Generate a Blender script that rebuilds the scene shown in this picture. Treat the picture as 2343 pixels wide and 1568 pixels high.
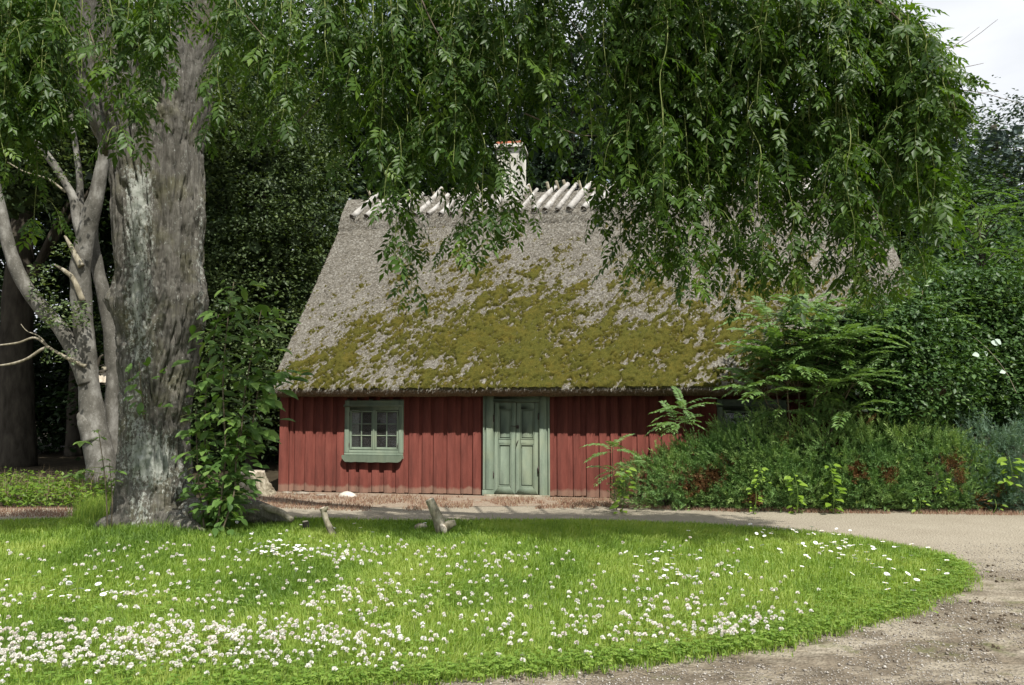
import bpy, math, random
import numpy as np
from mathutils import Vector, Matrix, Quaternion

random.seed(7)
RNG = np.random.default_rng(11)
for o in list(bpy.data.objects): bpy.data.objects.remove(o, do_unlink=True)
scene = bpy.context.scene
COL = scene.collection
R = math.radians

# ------------------------------------------------------------------ camera
FPX, CX, CY, HZ = 1757.0, 1171.0, 784.0, 930.0       # focal length, centre and horizon in a 2342 px wide picture
CAMH = 1.65
PITCH = math.atan((HZ - CY) / FPX)
cam_d = bpy.data.cameras.new('camera'); cam = bpy.data.objects.new('camera', cam_d); COL.objects.link(cam)
cam.location = (0, 0, CAMH); cam.rotation_euler = (math.pi / 2 + PITCH, 0, 0)
cam_d.sensor_width = 36.0; cam_d.lens = 36.0 * FPX / 2342.0
cam_d.clip_start = 0.1; cam_d.clip_end = 1000
scene.camera = cam

# ------------------------------------------------------------------ sun, sky, exposure
SUN_EL, SUN_AZ = R(58), R(180 - 26)                   # azimuth clockwise from +Y: behind the camera, to its right
S = Vector((math.sin(SUN_AZ) * math.cos(SUN_EL), math.cos(SUN_AZ) * math.cos(SUN_EL), math.sin(SUN_EL)))
sd = bpy.data.lights.new('sun', 'SUN'); sd.energy = 4.6; sd.angle = R(0.55); sd.color = (1.0, 0.965, 0.9)
sun = bpy.data.objects.new('sun', sd); COL.objects.link(sun)
sun.rotation_euler = S.to_track_quat('Z', 'Y').to_euler(); sun.location = (-20, -25, 50)

w = bpy.data.worlds.new('World'); scene.world = w; w.use_nodes = True
nt = w.node_tree; nt.nodes.clear()
out = nt.nodes.new('ShaderNodeOutputWorld'); bg = nt.nodes.new('ShaderNodeBackground')
sky = nt.nodes.new('ShaderNodeTexSky'); sky.sky_type = 'NISHITA'; sky.sun_disc = False
sky.sun_elevation = SUN_EL; sky.sun_rotation = SUN_AZ; sky.air_density = 1.2; sky.dust_density = 2.0
tc = nt.nodes.new('ShaderNodeTexCoord'); mp = nt.nodes.new('ShaderNodeMapping'); mp.inputs['Scale'].default_value = (1, 1, 2.6)
nz = nt.nodes.new('ShaderNodeTexNoise'); nz.inputs['Scale'].default_value = 3.2; nz.inputs['Detail'].default_value = 7; nz.inputs['Roughness'].default_value = 0.55
cr = nt.nodes.new('ShaderNodeValToRGB'); cr.color_ramp.elements[0].position = 0.28; cr.color_ramp.elements[1].position = 0.5
cr2 = nt.nodes.new('ShaderNodeValToRGB'); cr2.color_ramp.elements[0].position = 0.3; cr2.color_ramp.elements[1].position = 0.75
cr2.color_ramp.elements[0].color = (5.6, 5.9, 6.4, 1); cr2.color_ramp.elements[1].color = (8.0, 8.2, 8.5, 1)
mx = nt.nodes.new('ShaderNodeMixRGB')
nt.links.new(tc.outputs['Generated'], mp.inputs['Vector']); nt.links.new(mp.outputs[0], nz.inputs['Vector'])
nt.links.new(nz.outputs['Fac'], cr.inputs[0]); nt.links.new(nz.outputs['Fac'], cr2.inputs[0])
nt.links.new(cr.outputs[0], mx.inputs[0]); nt.links.new(sky.outputs[0], mx.inputs[1]); nt.links.new(cr2.outputs[0], mx.inputs[2])
nt.links.new(mx.outputs[0], bg.inputs[0]); bg.inputs[1].default_value = 0.10; nt.links.new(bg.outputs[0], out.inputs[0])

vs = scene.view_settings
vs.view_transform = 'Standard'; vs.look = 'None'; vs.gamma = 1.0; vs.exposure = 0.38; vs.use_curve_mapping = False
scene.render.engine = 'CYCLES'
scene.cycles.max_bounces = 6; scene.cycles.transparent_max_bounces = 8; scene.cycles.transmission_bounces = 4

# ------------------------------------------------------------------ picture <-> place
_rt = Vector((1, 0, 0)); _up = Vector((0, -math.sin(PITCH), math.cos(PITCH))); _fw = Vector((0, math.cos(PITCH), math.sin(PITCH)))
def ray(u, v): return _fw + _rt * ((u - CX) / FPX) + _up * ((CY - v) / FPX)
def P(u, v, Y):
    d = ray(u, v); return Vector((0, 0, CAMH)) + d * (Y / d.y)
def G(u, v, z=0.0):
    d = ray(u, v); return Vector((0, 0, CAMH)) + d * ((z - CAMH) / d.z)
def proj(V):
    x = V[:, 0]; y = V[:, 1]; z = V[:, 2] - CAMH
    de = y * _fw.y + z * _fw.z; up = y * _up.y + z * _up.z
    return CX + FPX * x / de, CY - FPX * up / de

# ------------------------------------------------------------------ noise
def _hash(ix, iy, iz, seed):
    n = (ix * 374761393 + iy * 668265263 + iz * 1440662683 + seed * 974634777) & 0xffffffff
    n = ((n ^ (n >> 13)) * 1274126177) & 0xffffffff
    n = ((n ^ (n >> 15)) * 2246822519) & 0xffffffff
    return ((n ^ (n >> 16)) & 0xffff) / 65535.0
def vnoise(p, seed=0):
    p = np.asarray(p, float); i = np.floor(p).astype(np.int64); f = p - i; f = f * f * (3 - 2 * f)
    r = 0
    for dx in (0, 1):
        wx = f[:, 0] if dx else 1 - f[:, 0]
        for dy in (0, 1):
            wy = f[:, 1] if dy else 1 - f[:, 1]
            for dz in (0, 1):
                wz = f[:, 2] if dz else 1 - f[:, 2]
                r = r + wx * wy * wz * _hash(i[:, 0] + dx, i[:, 1] + dy, i[:, 2] + dz, seed)
    return r
def fbm(p, o=4, seed=0, g=0.5):
    p = np.asarray(p, float); a = 1; s = 0; t = 0
    for k in range(o):
        s = s + a * vnoise(p * 2 ** k, seed + k * 17); t += a; a *= g
    return s / t

# ------------------------------------------------------------------ mesh helpers
def make_mesh(name, V, Fs, rnd=None, mats=(), smooth=False, midx=None, extra=None):
    V = np.asarray(V, np.float32)
    if not isinstance(Fs, (list, tuple)): Fs = [Fs]
    Fs = [np.asarray(f, np.int32) for f in Fs if len(f)]
    me = bpy.data.meshes.new(name)
    me.vertices.add(len(V)); me.vertices.foreach_set('co', V.ravel())
    loops = np.concatenate([f.ravel() for f in Fs]); sizes = np.concatenate([np.full(len(f), f.shape[1], np.int32) for f in Fs])
    starts = np.concatenate([[0], np.cumsum(sizes)[:-1]]).astype(np.int32)
    me.loops.add(len(loops)); me.loops.foreach_set('vertex_index', loops)
    me.polygons.add(len(sizes)); me.polygons.foreach_set('loop_start', starts)
    try: me.polygons.foreach_set('loop_total', sizes)
    except Exception: pass
    for m in mats: me.materials.append(m)
    if midx is not None: me.polygons.foreach_set('material_index', np.asarray(midx, np.int32))
    if smooth: me.polygons.foreach_set('use_smooth', np.ones(len(sizes), bool))
    if rnd is not None:
        a = me.attributes.new('rnd', 'FLOAT', 'POINT'); a.data.foreach_set('value', np.asarray(rnd, np.float32))
    for k, x in (extra or {}).items():
        a = me.attributes.new(k, 'FLOAT', 'POINT'); a.data.foreach_set('value', np.asarray(x, np.float32))
    me.update(calc_edges=True); me.validate()
    return me

def tag(o, label=None, cat=None, group=None, kind=None):
    if label: o['label'] = label
    if cat: o['category'] = cat
    if group: o['group'] = group
    if kind: o['kind'] = kind
    return o
def link(name, me, parent=None, inv=None):
    o = bpy.data.objects.new(name, me); COL.objects.link(o)
    if parent is not None:
        o.parent = parent
        if inv is not None: o.matrix_parent_inverse = inv
    return o
class Thing:
    """An Empty at the thing's base; parts get vertices in world coordinates."""
    def __init__(s, name, loc, label, cat, group=None):
        s.o = bpy.data.objects.new(name, None); COL.objects.link(s.o); s.o.location = loc
        s.o.empty_display_size = 0.1; s.inv = Matrix.Translation(Vector(loc)).inverted()
        tag(s.o, label, cat, group)
    def part(s, name, me, mw=None, kind=None):
        o = link(name, me, s.o, s.inv)
        if mw is not None: o.matrix_basis = mw
        if kind: o['kind'] = kind
        return o

def cat_meshes(lst):
    """lst of (V, F list, rnd) -> joined"""
    Vs, out, rs, n = [], {}, [], 0
    for V, Fs, r in lst:
        if not isinstance(Fs, (list, tuple)): Fs = [Fs]
        V = np.asarray(V, float)
        for f in Fs:
            f = np.asarray(f)
            if len(f): out.setdefault(f.shape[1], []).append(f + n)
        Vs.append(V); rs.append(np.broadcast_to(np.asarray(r, float), (len(V),))); n += len(V)
    return np.concatenate(Vs), [np.concatenate(x) for x in out.values()], np.concatenate(rs)

def nrm(a): return a / np.maximum(np.linalg.norm(a, axis=-1, keepdims=True), 1e-9)
def frames(d, n):
    """rotation matrices with columns x, y=d, z~n"""
    d = nrm(np.asarray(d, float)); n = np.asarray(n, float)
    x = nrm(np.cross(d, n)); z = np.cross(x, d)
    return np.stack([x, d, z], axis=-1)
def scatter(T, F, pos, rot, sc, rnd):
    """copies of template (T verts, F faces) -> V, F, rnd"""
    T = np.asarray(T, float); F = np.asarray(F); m = len(pos); n = len(T)
    sc = np.asarray(sc, float)
    if sc.ndim == 1: sc = sc[:, None]
    L = T[None] * sc[:, None, :]
    V = np.einsum('mij,mnj->mni', rot, L) + np.asarray(pos)[:, None, :]
    FF = F[None] + (np.arange(m) * n)[:, None, None]
    return V.reshape(-1, 3), FF.reshape(-1, F.shape[1]), np.repeat(np.asarray(rnd, float), n)

def spline(pts, vals, n):
    """Catmull-Rom through pts, values along"""
    p = np.array([list(q) for q in pts], float); r = np.asarray(vals, float)
    k = len(p); t = np.linspace(0, k - 1, n); i = np.clip(np.floor(t).astype(int), 0, k - 2); f = (t - i)[:, None]
    def g(a, j): return a[np.clip(j, 0, k - 1)]
    p0, p1, p2, p3 = g(p, i - 1), g(p, i), g(p, i + 1), g(p, i + 2)
    q = 0.5 * (2 * p1 + (p2 - p0) * f + (2 * p0 - 5 * p1 + 4 * p2 - p3) * f ** 2 + (3 * p1 - p0 - 3 * p2 + p3) * f ** 3)
    rr = g(r, i) * (1 - f[:, 0]) + g(r, i + 1) * f[:, 0]
    return q, rr
def tube(pts, radii, rings=None, sides=8, cap=True, disp=None):
    """tube round a path; disp(P, theta, s, r) -> radial offset"""
    q, rr = spline(pts, radii, rings or len(pts))
    tg = nrm(np.gradient(q, axis=0)); n = len(q)
    ref = np.array([1.0, 0, 0]) if abs(tg[0][0]) < 0.9 else np.array([0, 1.0, 0])
    X = np.zeros((n, 3)); x = ref
    for k in range(n):
        x = x - tg[k] * np.dot(x, tg[k]); x = x / np.linalg.norm(x); X[k] = x
    Yv = np.cross(tg, X)
    th = np.linspace(0, 2 * np.pi, sides, endpoint=False)
    ring = X[:, None, :] * np.cos(th)[None, :, None] + Yv[:, None, :] * np.sin(th)[None, :, None]
    rad = np.broadcast_to(rr[:, None], (n, sides)).copy()
    base = q[:, None, :] + ring * rad[:, :, None]
    if disp is not None:
        s = np.concatenate([[0], np.cumsum(np.linalg.norm(np.diff(q, axis=0), axis=1))])
        rad = rad + disp(base.reshape(-1, 3), np.tile(th, n), np.repeat(s, sides), np.repeat(rr, sides)).reshape(n, sides)
    V = (q[:, None, :] + ring * rad[:, :, None]).reshape(-1, 3)
    a = np.arange(n - 1)[:, None] * sides + np.arange(sides)[None]; b = np.arange(n - 1)[:, None] * sides + (np.arange(sides)[None] + 1) % sides
    F = np.stack([a, b, b + sides, a + sides], -1).reshape(-1, 4)
    Fs = [F]
    if cap:
        c0, c1 = len(V), len(V) + 1
        V = np.concatenate([V, q[:1], q[-1:]])
        k = np.arange(sides); k2 = (k + 1) % sides
        Fs.append(np.concatenate([np.stack([k2, k, np.full(sides, c0)], -1), np.stack([k + (n - 1) * sides, k2 + (n - 1) * sides, np.full(sides, c1)], -1)]))
    return V, Fs
def box_vf(x0, x1, y0, y1, z0, z1, j=0.0):
    V = np.array([[x, y, z] for z in (z0, z1) for y in (y0, y1) for x in (x0, x1)], float)
    if j: V += RNG.normal(0, j, V.shape)
    F = np.array([[0, 2, 3, 1], [4, 5, 7, 6], [0, 1, 5, 4], [2, 6, 7, 3], [0, 4, 6, 2], [1, 3, 7, 5]])
    return V, F
def bevbox_vf(x0, x1, y0, y1, z0, z1, b=0.006, j=0.0):
    """box with its edges chamfered: 24 corner points"""
    c = np.array([(x0 + x1) / 2, (y0 + y1) / 2, (z0 + z1) / 2]); h = np.array([x1 - x0, y1 - y0, z1 - z0]) / 2
    b = min(b, h.min() * 0.45); V = []; idx = {}
    for sx in (-1, 1):
        for sy in (-1, 1):
            for sz in (-1, 1):
                for ax in range(3):
                    q = np.array([sx, sy, sz]) * (h - b); q[ax] = (sx, sy, sz)[ax] * h[ax]
                    idx[(sx, sy, sz, ax)] = len(V); V.append(q)
    V = np.array(V)
    if j: V = V + RNG.normal(0, j, V.shape)
    V = V + c; Q, T = [], []
    for ax in range(3):
        o1, o2 = [k for k in range(3) if k != ax]
        for s in (-1, 1):
            f = []
            for a, bb in ((-1, -1), (1, -1), (1, 1), (-1, 1)):
                sg = [0, 0, 0]; sg[ax] = s; sg[o1] = a; sg[o2] = bb; f.append(idx[(*sg, ax)])
            Q.append(f)
    for e in range(3):
        o1, o2 = [k for k in range(3) if k != e]
        for a in (-1, 1):
            for bb in (-1, 1):
                def I(se, ax):
                    sg = [0, 0, 0]; sg[e] = se; sg[o1] = a; sg[o2] = bb; return idx[(*sg, ax)]
                Q.append([I(-1, o1), I(1, o1), I(1, o2), I(-1, o2)])
    for k in [(a, b_, c_) for a in (-1, 1) for b_ in (-1, 1) for c_ in (-1, 1)]: T.append([idx[(*k, 0)], idx[(*k, 1)], idx[(*k, 2)]])
    return V, [np.array(Q), np.array(T)]

# ------------------------------------------------------------------ materials
def C(r, g, b):
    f = lambda x: (x / 255 / 12.92) if x <= 10 else ((x / 255 + 0.055) / 1.055) ** 2.4
    return (f(r), f(g), f(b), 1.0)
class M:
    def __init__(s, name, rough=0.8, spec=0.3):
        s.m = bpy.data.materials.new(name); s.m.use_nodes = True; s.t = s.m.node_tree
        s.b = s.t.nodes['Principled BSDF']; s.o = s.t.nodes['Material Output']
        s.b.inputs['Roughness'].default_value = rough; s.b.inputs['Specular IOR Level'].default_value = spec
    def n(s, typ, **k):
        x = s.t.nodes.new(typ)
        for a, v in k.items():
            if a in x.inputs: x.inputs[a].default_value = v
            else: setattr(x, a, v)
        return x
    def l(s, a, b): s.t.links.new(a, b)
    def coord(s, scale=(1, 1, 1), kind='Object'):
        c = s.n('ShaderNodeTexCoord'); mm = s.n('ShaderNodeMapping'); mm.inputs['Scale'].default_value = scale
        s.l(c.outputs[kind], mm.inputs[0]); return mm.outputs[0]
    def noise(s, scale, detail=4, rough=0.6, vec=None, stretch=(1, 1, 1)):
        x = s.n('ShaderNodeTexNoise'); x.inputs['Scale'].default_value = scale; x.inputs['Detail'].default_value = detail; x.inputs['Roughness'].default_value = rough
        s.l(vec if vec is not None else s.coord(stretch), x.inputs['Vector']); return x.outputs['Fac']
    def attr(s, name='rnd'):
        x = s.n('ShaderNodeAttribute'); x.attribute_name = name; return x.outputs['Fac']
    def ramp(s, fac, stops):
        x = s.n('ShaderNodeValToRGB'); e = x.color_ramp.elements
        while len(e) < len(stops): e.new(0.5)
        for k, (p, c) in enumerate(stops): e[k].position = p; e[k].color = c if len(c) == 4 else (*c, 1)
        s.l(fac, x.inputs[0]); return x.outputs[0]
    def mix(s, fac, a, b, mode='MIX'):
        x = s.n('ShaderNodeMixRGB'); x.blend_type = mode
        for k, v in ((0, fac), (1, a), (2, b)):
            if isinstance(v, (int, float)): x.inputs[k].default_value = v
            elif isinstance(v, tuple): x.inputs[k].default_value = v
            else: s.l(v, x.inputs[k])
        return x.outputs[0]
    def math(s, op, a, b=0.0):
        x = s.n('ShaderNodeMath'); x.operation = op
        for k, v in ((0, a), (1, b)):
            if isinstance(v, (int, float)): x.inputs[k].default_value = v
            else: s.l(v, x.inputs[k])
        return x.outputs[0]
    def col(s, c): 
        if isinstance(c, tuple): s.b.inputs['Base Color'].default_value = c
        else: s.l(c, s.b.inputs['Base Color'])
    def bump(s, h, strength=0.5, dist=0.02):
        x = s.n('ShaderNodeBump'); x.inputs['Strength'].default_value = strength; x.inputs['Distance'].default_value = dist
        s.l(h, x.inputs['Height']); s.l(x.outputs[0], s.b.inputs['Normal'])
def leafmat(name, c1, c2, c3, trans=0.35, rough=0.45, spec=0.35, tint=(1.25, 1.3, 0.45, 1)):
    a = M(name, rough, spec)
    c = a.ramp(a.attr(), [(0.0, c1), (0.55, c2), (1.0, c3)]); a.col(c)
    tr = a.n('ShaderNodeBsdfTranslucent'); a.l(a.mix(1.0, c, tint, 'MULTIPLY'), tr.inputs[0])
    ms = a.n('ShaderNodeMixShader'); ms.inputs[0].default_value = trans
    a.l(a.b.outputs[0], ms.inputs[1]); a.l(tr.outputs[0], ms.inputs[2]); a.l(ms.outputs[0], a.o.inputs[0])
    return a.m

MT = {}
MT['ash'] = leafmat('ash_leaf', (0.026, 0.06, 0.01), (0.06, 0.12, 0.017), (0.16, 0.25, 0.036), 0.4, 0.45, 0.3, (1.4, 1.45, 0.4, 1))
MT['shoot'] = leafmat('shoot_leaf', (0.055, 0.115, 0.027), (0.115, 0.21, 0.045), (0.22, 0.33, 0.085), 0.34, 0.5)
MT['horn'] = leafmat('hornbeam_leaf', (0.04, 0.068, 0.026), (0.09, 0.132, 0.046), (0.19, 0.245, 0.095), 0.24, 0.5)
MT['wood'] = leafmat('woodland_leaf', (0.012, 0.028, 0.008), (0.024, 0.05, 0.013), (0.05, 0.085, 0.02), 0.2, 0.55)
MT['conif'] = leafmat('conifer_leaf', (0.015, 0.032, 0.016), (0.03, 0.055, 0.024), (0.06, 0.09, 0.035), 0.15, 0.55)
MT['blue'] = leafmat('blue_leaf', (0.03, 0.055, 0.045), (0.065, 0.1, 0.085), (0.13, 0.18, 0.16), 0.15, 0.6)
MT['sumac'] = leafmat('sumac_leaf', (0.065, 0.13, 0.038), (0.14, 0.24, 0.07), (0.27, 0.37, 0.14), 0.28, 0.36, 0.5)
MT['robin'] = leafmat('pinnate_leaf', (0.05, 0.105, 0.02), (0.1, 0.19, 0.034), (0.18, 0.29, 0.05), 0.4, 0.5)
MT['dog'] = leafmat('thicket_leaf', (0.032, 0.075, 0.02), (0.068, 0.135, 0.035), (0.15, 0.23, 0.065), 0.25, 0.45)
MT['jun'] = leafmat('juniper_needle', (0.06, 0.135, 0.045), (0.15, 0.265, 0.08), (0.29, 0.41, 0.12), 0.12, 0.6, 0.25)
MT['junblue'] = leafmat('juniper_needle_blue', (0.06, 0.12, 0.07), (0.12, 0.205, 0.13), (0.21, 0.3, 0.21), 0.12, 0.6, 0.25)
MT['jundead'] = leafmat('juniper_dead', (0.11, 0.06, 0.03), (0.19, 0.1, 0.045), (0.28, 0.17, 0.09), 0.1, 0.8, 0.1)
MT['lime'] = leafmat('lime_leaf', (0.11, 0.2, 0.02), (0.19, 0.31, 0.03), (0.27, 0.4, 0.06), 0.35, 0.5)
MT['weed'] = leafmat('weed_leaf', (0.06, 0.12, 0.015), (0.13, 0.22, 0.025), (0.22, 0.32, 0.04), 0.35, 0.5)
MT['grass'] = leafmat('grass_blade', (0.11, 0.2, 0.03), (0.25, 0.37, 0.058), (0.39, 0.47, 0.11), 0.42, 0.5, 0.3)
MT['clover'] = leafmat('clover_leaf', (0.09, 0.175, 0.025), (0.19, 0.31, 0.047), (0.3, 0.41, 0.085), 0.38, 0.5)
MT['dry'] = leafmat('dry_stalk', (0.15, 0.11, 0.06), (0.27, 0.21, 0.12), (0.4, 0.33, 0.2), 0.15, 0.8, 0.1, (1, 1, 1, 1))
MT['sorrel'] = leafmat('sorrel_stalk', (0.2, 0.1, 0.065), (0.3, 0.19, 0.13), (0.42, 0.33, 0.22), 0.2, 0.8, 0.1, (1, 1, 1, 1))
MT['petal'] = leafmat('clover_petal', (0.62, 0.52, 0.46), (0.78, 0.74, 0.68), (0.84, 0.83, 0.78), 0.2, 0.7, 0.1, (1, 1, 1, 1))
MT['daisy'] = leafmat('daisy_petal', (0.8, 0.8, 0.8), (0.84, 0.84, 0.83), (0.86, 0.86, 0.85), 0.2, 0.7, 0.1, (1, 1, 1, 1))
MT['pale'] = leafmat('pale_leaf', (0.4, 0.5, 0.4), (0.5, 0.6, 0.5), (0.6, 0.68, 0.58), 0.2, 0.5, 0.3, (1, 1, 1, 1))
a = M('daisy_eye', 0.7); a.col((0.7, 0.45, 0.03, 1)); MT['eye'] = a.m
a = M('green_stem', 0.6); a.col((0.12, 0.2, 0.035, 1)); MT['gstem'] = a.m

def barkmat():
    a = M('ash_bark', 0.92, 0.15)
    n1 = a.noise(5, 6, 0.65, stretch=(1, 1, 0.35)); n2 = a.noise(34, 5, 0.7, stretch=(1, 1, 0.14))
    c = a.ramp(n1, [(0.25, (0.06, 0.055, 0.046)), (0.5, (0.125, 0.116, 0.098)), (0.75, (0.21, 0.198, 0.172))])
    c = a.mix(0.4, c, a.ramp(n2, [(0.35, (0.035, 0.031, 0.025)), (0.65, (0.26, 0.245, 0.21))]))
    moss = a.ramp(a.noise(2.2, 5, 0.6), [(0.5, (0, 0, 0)), (0.68, (1, 1, 1))])
    c = a.mix(a.math('MULTIPLY', moss, 0.45), c, (0.13, 0.125, 0.05, 1))
    ln = a.noise(24, 5, 0.75, stretch=(1, 1, 0.7))
    lf = a.ramp(a.math('ADD', a.math('MULTIPLY', a.attr('lichen'), 0.42), a.math('MULTIPLY', a.math('SUBTRACT', ln, 0.5), 1.7)), [(0.22, (0, 0, 0)), (0.34, (1, 1, 1))])
    lc = a.ramp(a.noise(9, 4), [(0.3, (0.24, 0.26, 0.22)), (0.7, (0.5, 0.51, 0.46))])
    a.col(a.mix(lf, c, lc)); a.bump(n2, 1.0, 0.035); return a.m
MT['bark'] = barkmat()
def beechmat():
    a = M('grey_smooth_bark', 0.85, 0.2)
    c = a.ramp(a.noise(4, 6, 0.65, stretch=(1, 1, 0.5)), [(0.25, (0.04, 0.039, 0.03)), (0.5, (0.125, 0.117, 0.098)), (0.68, (0.28, 0.27, 0.24))])
    sp = a.ramp(a.noise(26, 4, 0.8), [(0.58, (0, 0, 0)), (0.7, (1, 1, 1))])
    c = a.mix(a.math('MULTIPLY', sp, 0.5), c, (0.48, 0.48, 0.44, 1))
    a.col(c); a.bump(a.noise(14, 5), 0.4, 0.02); return a.m
MT['beech'] = beechmat()
a = M('dark_trunk', 0.95, 0.1); a.col(a.ramp(a.noise(6, 5, 0.6, stretch=(1, 1, 0.3)), [(0.3, (0.03, 0.026, 0.02)), (0.7, (0.09, 0.078, 0.06))])); MT['dtrunk'] = a.m
a = M('twig_bark', 0.8, 0.2); a.col(a.ramp(a.noise(9, 4), [(0.3, (0.06, 0.045, 0.03)), (0.7, (0.2, 0.165, 0.115))])); MT['twig'] = a.m
a = M('green_twig', 0.6, 0.3); a.col(a.ramp(a.noise(5, 3), [(0.3, (0.1, 0.13, 0.03)), (0.7, (0.24, 0.28, 0.08))])); MT['gtwig'] = a.m
a = M('pale_dead_wood', 0.9, 0.15); a.col(a.ramp(a.noise(14, 5, 0.65, stretch=(1, 1, 0.4)), [(0.3, (0.12, 0.1, 0.07)), (0.5, (0.27, 0.24, 0.17)), (0.72, (0.45, 0.41, 0.33))])); a.bump(a.noise(30, 4), 0.5, 0.01); MT['dead'] = a.m
a = M('cut_wood', 0.9, 0.15); a.col(a.ramp(a.noise(18, 4), [(0.3, (0.4, 0.33, 0.24)), (0.7, (0.66, 0.6, 0.5))])); MT['cut'] = a.m

def redmat():
    a = M('red_paint', 0.85, 0.2)
    c = a.ramp(a.noise(3.0, 6, 0.65, stretch=(2.2, 2.2, 0.5)), [(0.32, (0.09, 0.026, 0.018)), (0.5, (0.128, 0.034, 0.024)), (0.7, (0.172, 0.052, 0.037))])
    c = a.mix(0.22, c, a.ramp(a.noise(40, 5, 0.7, stretch=(1, 1, 0.08)), [(0.3, (0.075, 0.02, 0.016)), (0.7, (0.21, 0.064, 0.048))]))
    g = a.n('ShaderNodeTexCoord'); sx = a.n('ShaderNodeSeparateXYZ'); a.l(g.outputs['Object'], sx.inputs[0])
    hgt = a.math('ADD', sx.outputs[2], a.math('MULTIPLY', a.noise(6, 4, stretch=(1, 1, 0.5)), -0.2))
    dirt = a.ramp(hgt, [(0.0, (1, 1, 1)), (0.05, (0, 0, 0))])
    c = a.mix(a.math('MULTIPLY', dirt, 0.45), c, (0.27, 0.2, 0.14, 1))
    sp = a.ramp(a.noise(11, 3, 0.5, stretch=(1, 1, 0.25)), [(0.73, (0, 0, 0)), (0.76, (1, 1, 1))])
    c = a.mix(a.math('MULTIPLY', sp, 0.5), c, (0.09, 0.03, 0.025, 1))
    a.col(c); a.bump(a.noise(50, 4, 0.7, stretch=(1, 1, 0.06)), 0.35, 0.006); return a.m
MT['red'] = redmat()
def greenmat():
    a = M('green_paint', 0.7, 0.3)
    c = a.ramp(a.noise(4, 6, 0.65, stretch=(2, 2, 0.5)), [(0.25, (0.105, 0.14, 0.1)), (0.5, (0.15, 0.19, 0.137)), (0.78, (0.21, 0.245, 0.18))])
    ch = a.ramp(a.noise(22, 5, 0.75, stretch=(1, 1, 0.4)), [(0.66, (0, 0, 0)), (0.72, (1, 1, 1))])
    c = a.mix(a.math('MULTIPLY', ch, 0.6), c, (0.1, 0.1, 0.075, 1))
    ye = a.ramp(a.noise(1.7, 4), [(0.5, (0, 0, 0)), (0.75, (1, 1, 1))])
    c = a.mix(a.math('MULTIPLY', ye, 0.35), c, (0.23, 0.235, 0.12, 1))
    a.col(c); a.bump(a.noise(45, 4, 0.7, stretch=(1, 1, 0.1)), 0.3, 0.005); return a.m
MT['green'] = greenmat()
def thatchmat():
    a = M('thatch', 0.95, 0.1)
    c = a.ramp(a.noise(21, 6, 0.85), [(0.37, (0.035, 0.028, 0.02)), (0.47, (0.118, 0.105, 0.083)), (0.55, (0.235, 0.222, 0.19)), (0.65, (0.46, 0.45, 0.415))])
    c = a.mix(0.32, c, a.ramp(a.noise(1.6, 5, 0.65), [(0.3, (0.105, 0.09, 0.068)), (0.55, (0.185, 0.17, 0.142)), (0.75, (0.29, 0.272, 0.237))]))
    ms = a.ramp(a.math('ADD', a.attr('moss'), a.math('MULTIPLY', a.math('SUBTRACT', a.noise(30, 4), 0.5), 0.7)), [(0.34, (0, 0, 0)), (0.55, (1, 1, 1))])
    c = a.mix(a.math('MULTIPLY', ms, 0.75), c, (0.105, 0.088, 0.022, 1))
    a.col(c); a.bump(a.noise(70, 4, 0.7), 0.7, 0.02); return a.m
MT['thatch'] = thatchmat()
a = M('thatch_moss', 0.95, 0.1)
c = a.ramp(a.noise(4.5, 7, 0.8), [(0.3, (0.035, 0.042, 0.007)), (0.48, (0.064, 0.062, 0.011)), (0.6, (0.1, 0.08, 0.013)), (0.72, (0.115, 0.072, 0.02))])
c = a.mix(a.ramp(a.noise(1.3, 5, 0.7), [(0.4, (0, 0, 0)), (0.62, (0.65, 0.65, 0.65))]), c, (0.05, 0.062, 0.011, 1))
c = a.mix(0.35, c, a.ramp(a.noise(42, 4, 0.7), [(0.35, (0.018, 0.022, 0.006)), (0.62, (0.18, 0.15, 0.03))])); a.col(c); a.bump(a.noise(80, 4), 0.8, 0.02); MT['moss'] = a.m
a = M('straw', 0.9, 0.15); a.col(a.ramp(a.attr(), [(0, (0.06, 0.048, 0.034)), (0.55, (0.2, 0.18, 0.143)), (1, (0.45, 0.43, 0.385))])); MT['straw'] = a.m
a = M('bleached_wood', 0.85, 0.2); a.col(a.ramp(a.noise(6, 6, 0.7), [(0.3, (0.2, 0.185, 0.165)), (0.5, (0.4, 0.38, 0.35)), (0.7, (0.58, 0.56, 0.53))])); a.bump(a.noise(30, 4), 0.4, 0.01); MT['stick'] = a.m
a = M('stick_end', 0.95, 0.1); a.col((0.07, 0.055, 0.04, 1)); MT['stickend'] = a.m
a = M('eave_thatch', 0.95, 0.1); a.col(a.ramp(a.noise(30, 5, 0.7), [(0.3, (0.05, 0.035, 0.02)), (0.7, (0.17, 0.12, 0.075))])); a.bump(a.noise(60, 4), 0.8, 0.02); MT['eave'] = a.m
a = M('chimney_plaster', 0.9, 0.15); c = a.ramp(a.noise(5, 6, 0.7), [(0.3, (0.26, 0.245, 0.21)), (0.6, (0.44, 0.43, 0.39))]); a.col(a.mix(a.math('MULTIPLY', a.ramp(a.noise(2.5, 5), [(0.5, (0, 0, 0)), (0.65, (1, 1, 1))]), 0.4), c, (0.22, 0.2, 0.15, 1))); a.bump(a.noise(20, 4), 0.4, 0.01); MT['plaster'] = a.m
a = M('chimney_brick', 0.9, 0.15); a.col(a.ramp(a.noise(9, 4), [(0.3, (0.22, 0.07, 0.04)), (0.7, (0.38, 0.14, 0.08))])); MT['brick'] = a.m
a = M('iron', 0.6, 0.4); a.b.inputs['Metallic'].default_value = 0.6; a.col(a.ramp(a.noise(30, 4), [(0.3, (0.035, 0.03, 0.027)), (0.7, (0.1, 0.08, 0.065))])); MT['iron'] = a.m
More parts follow.
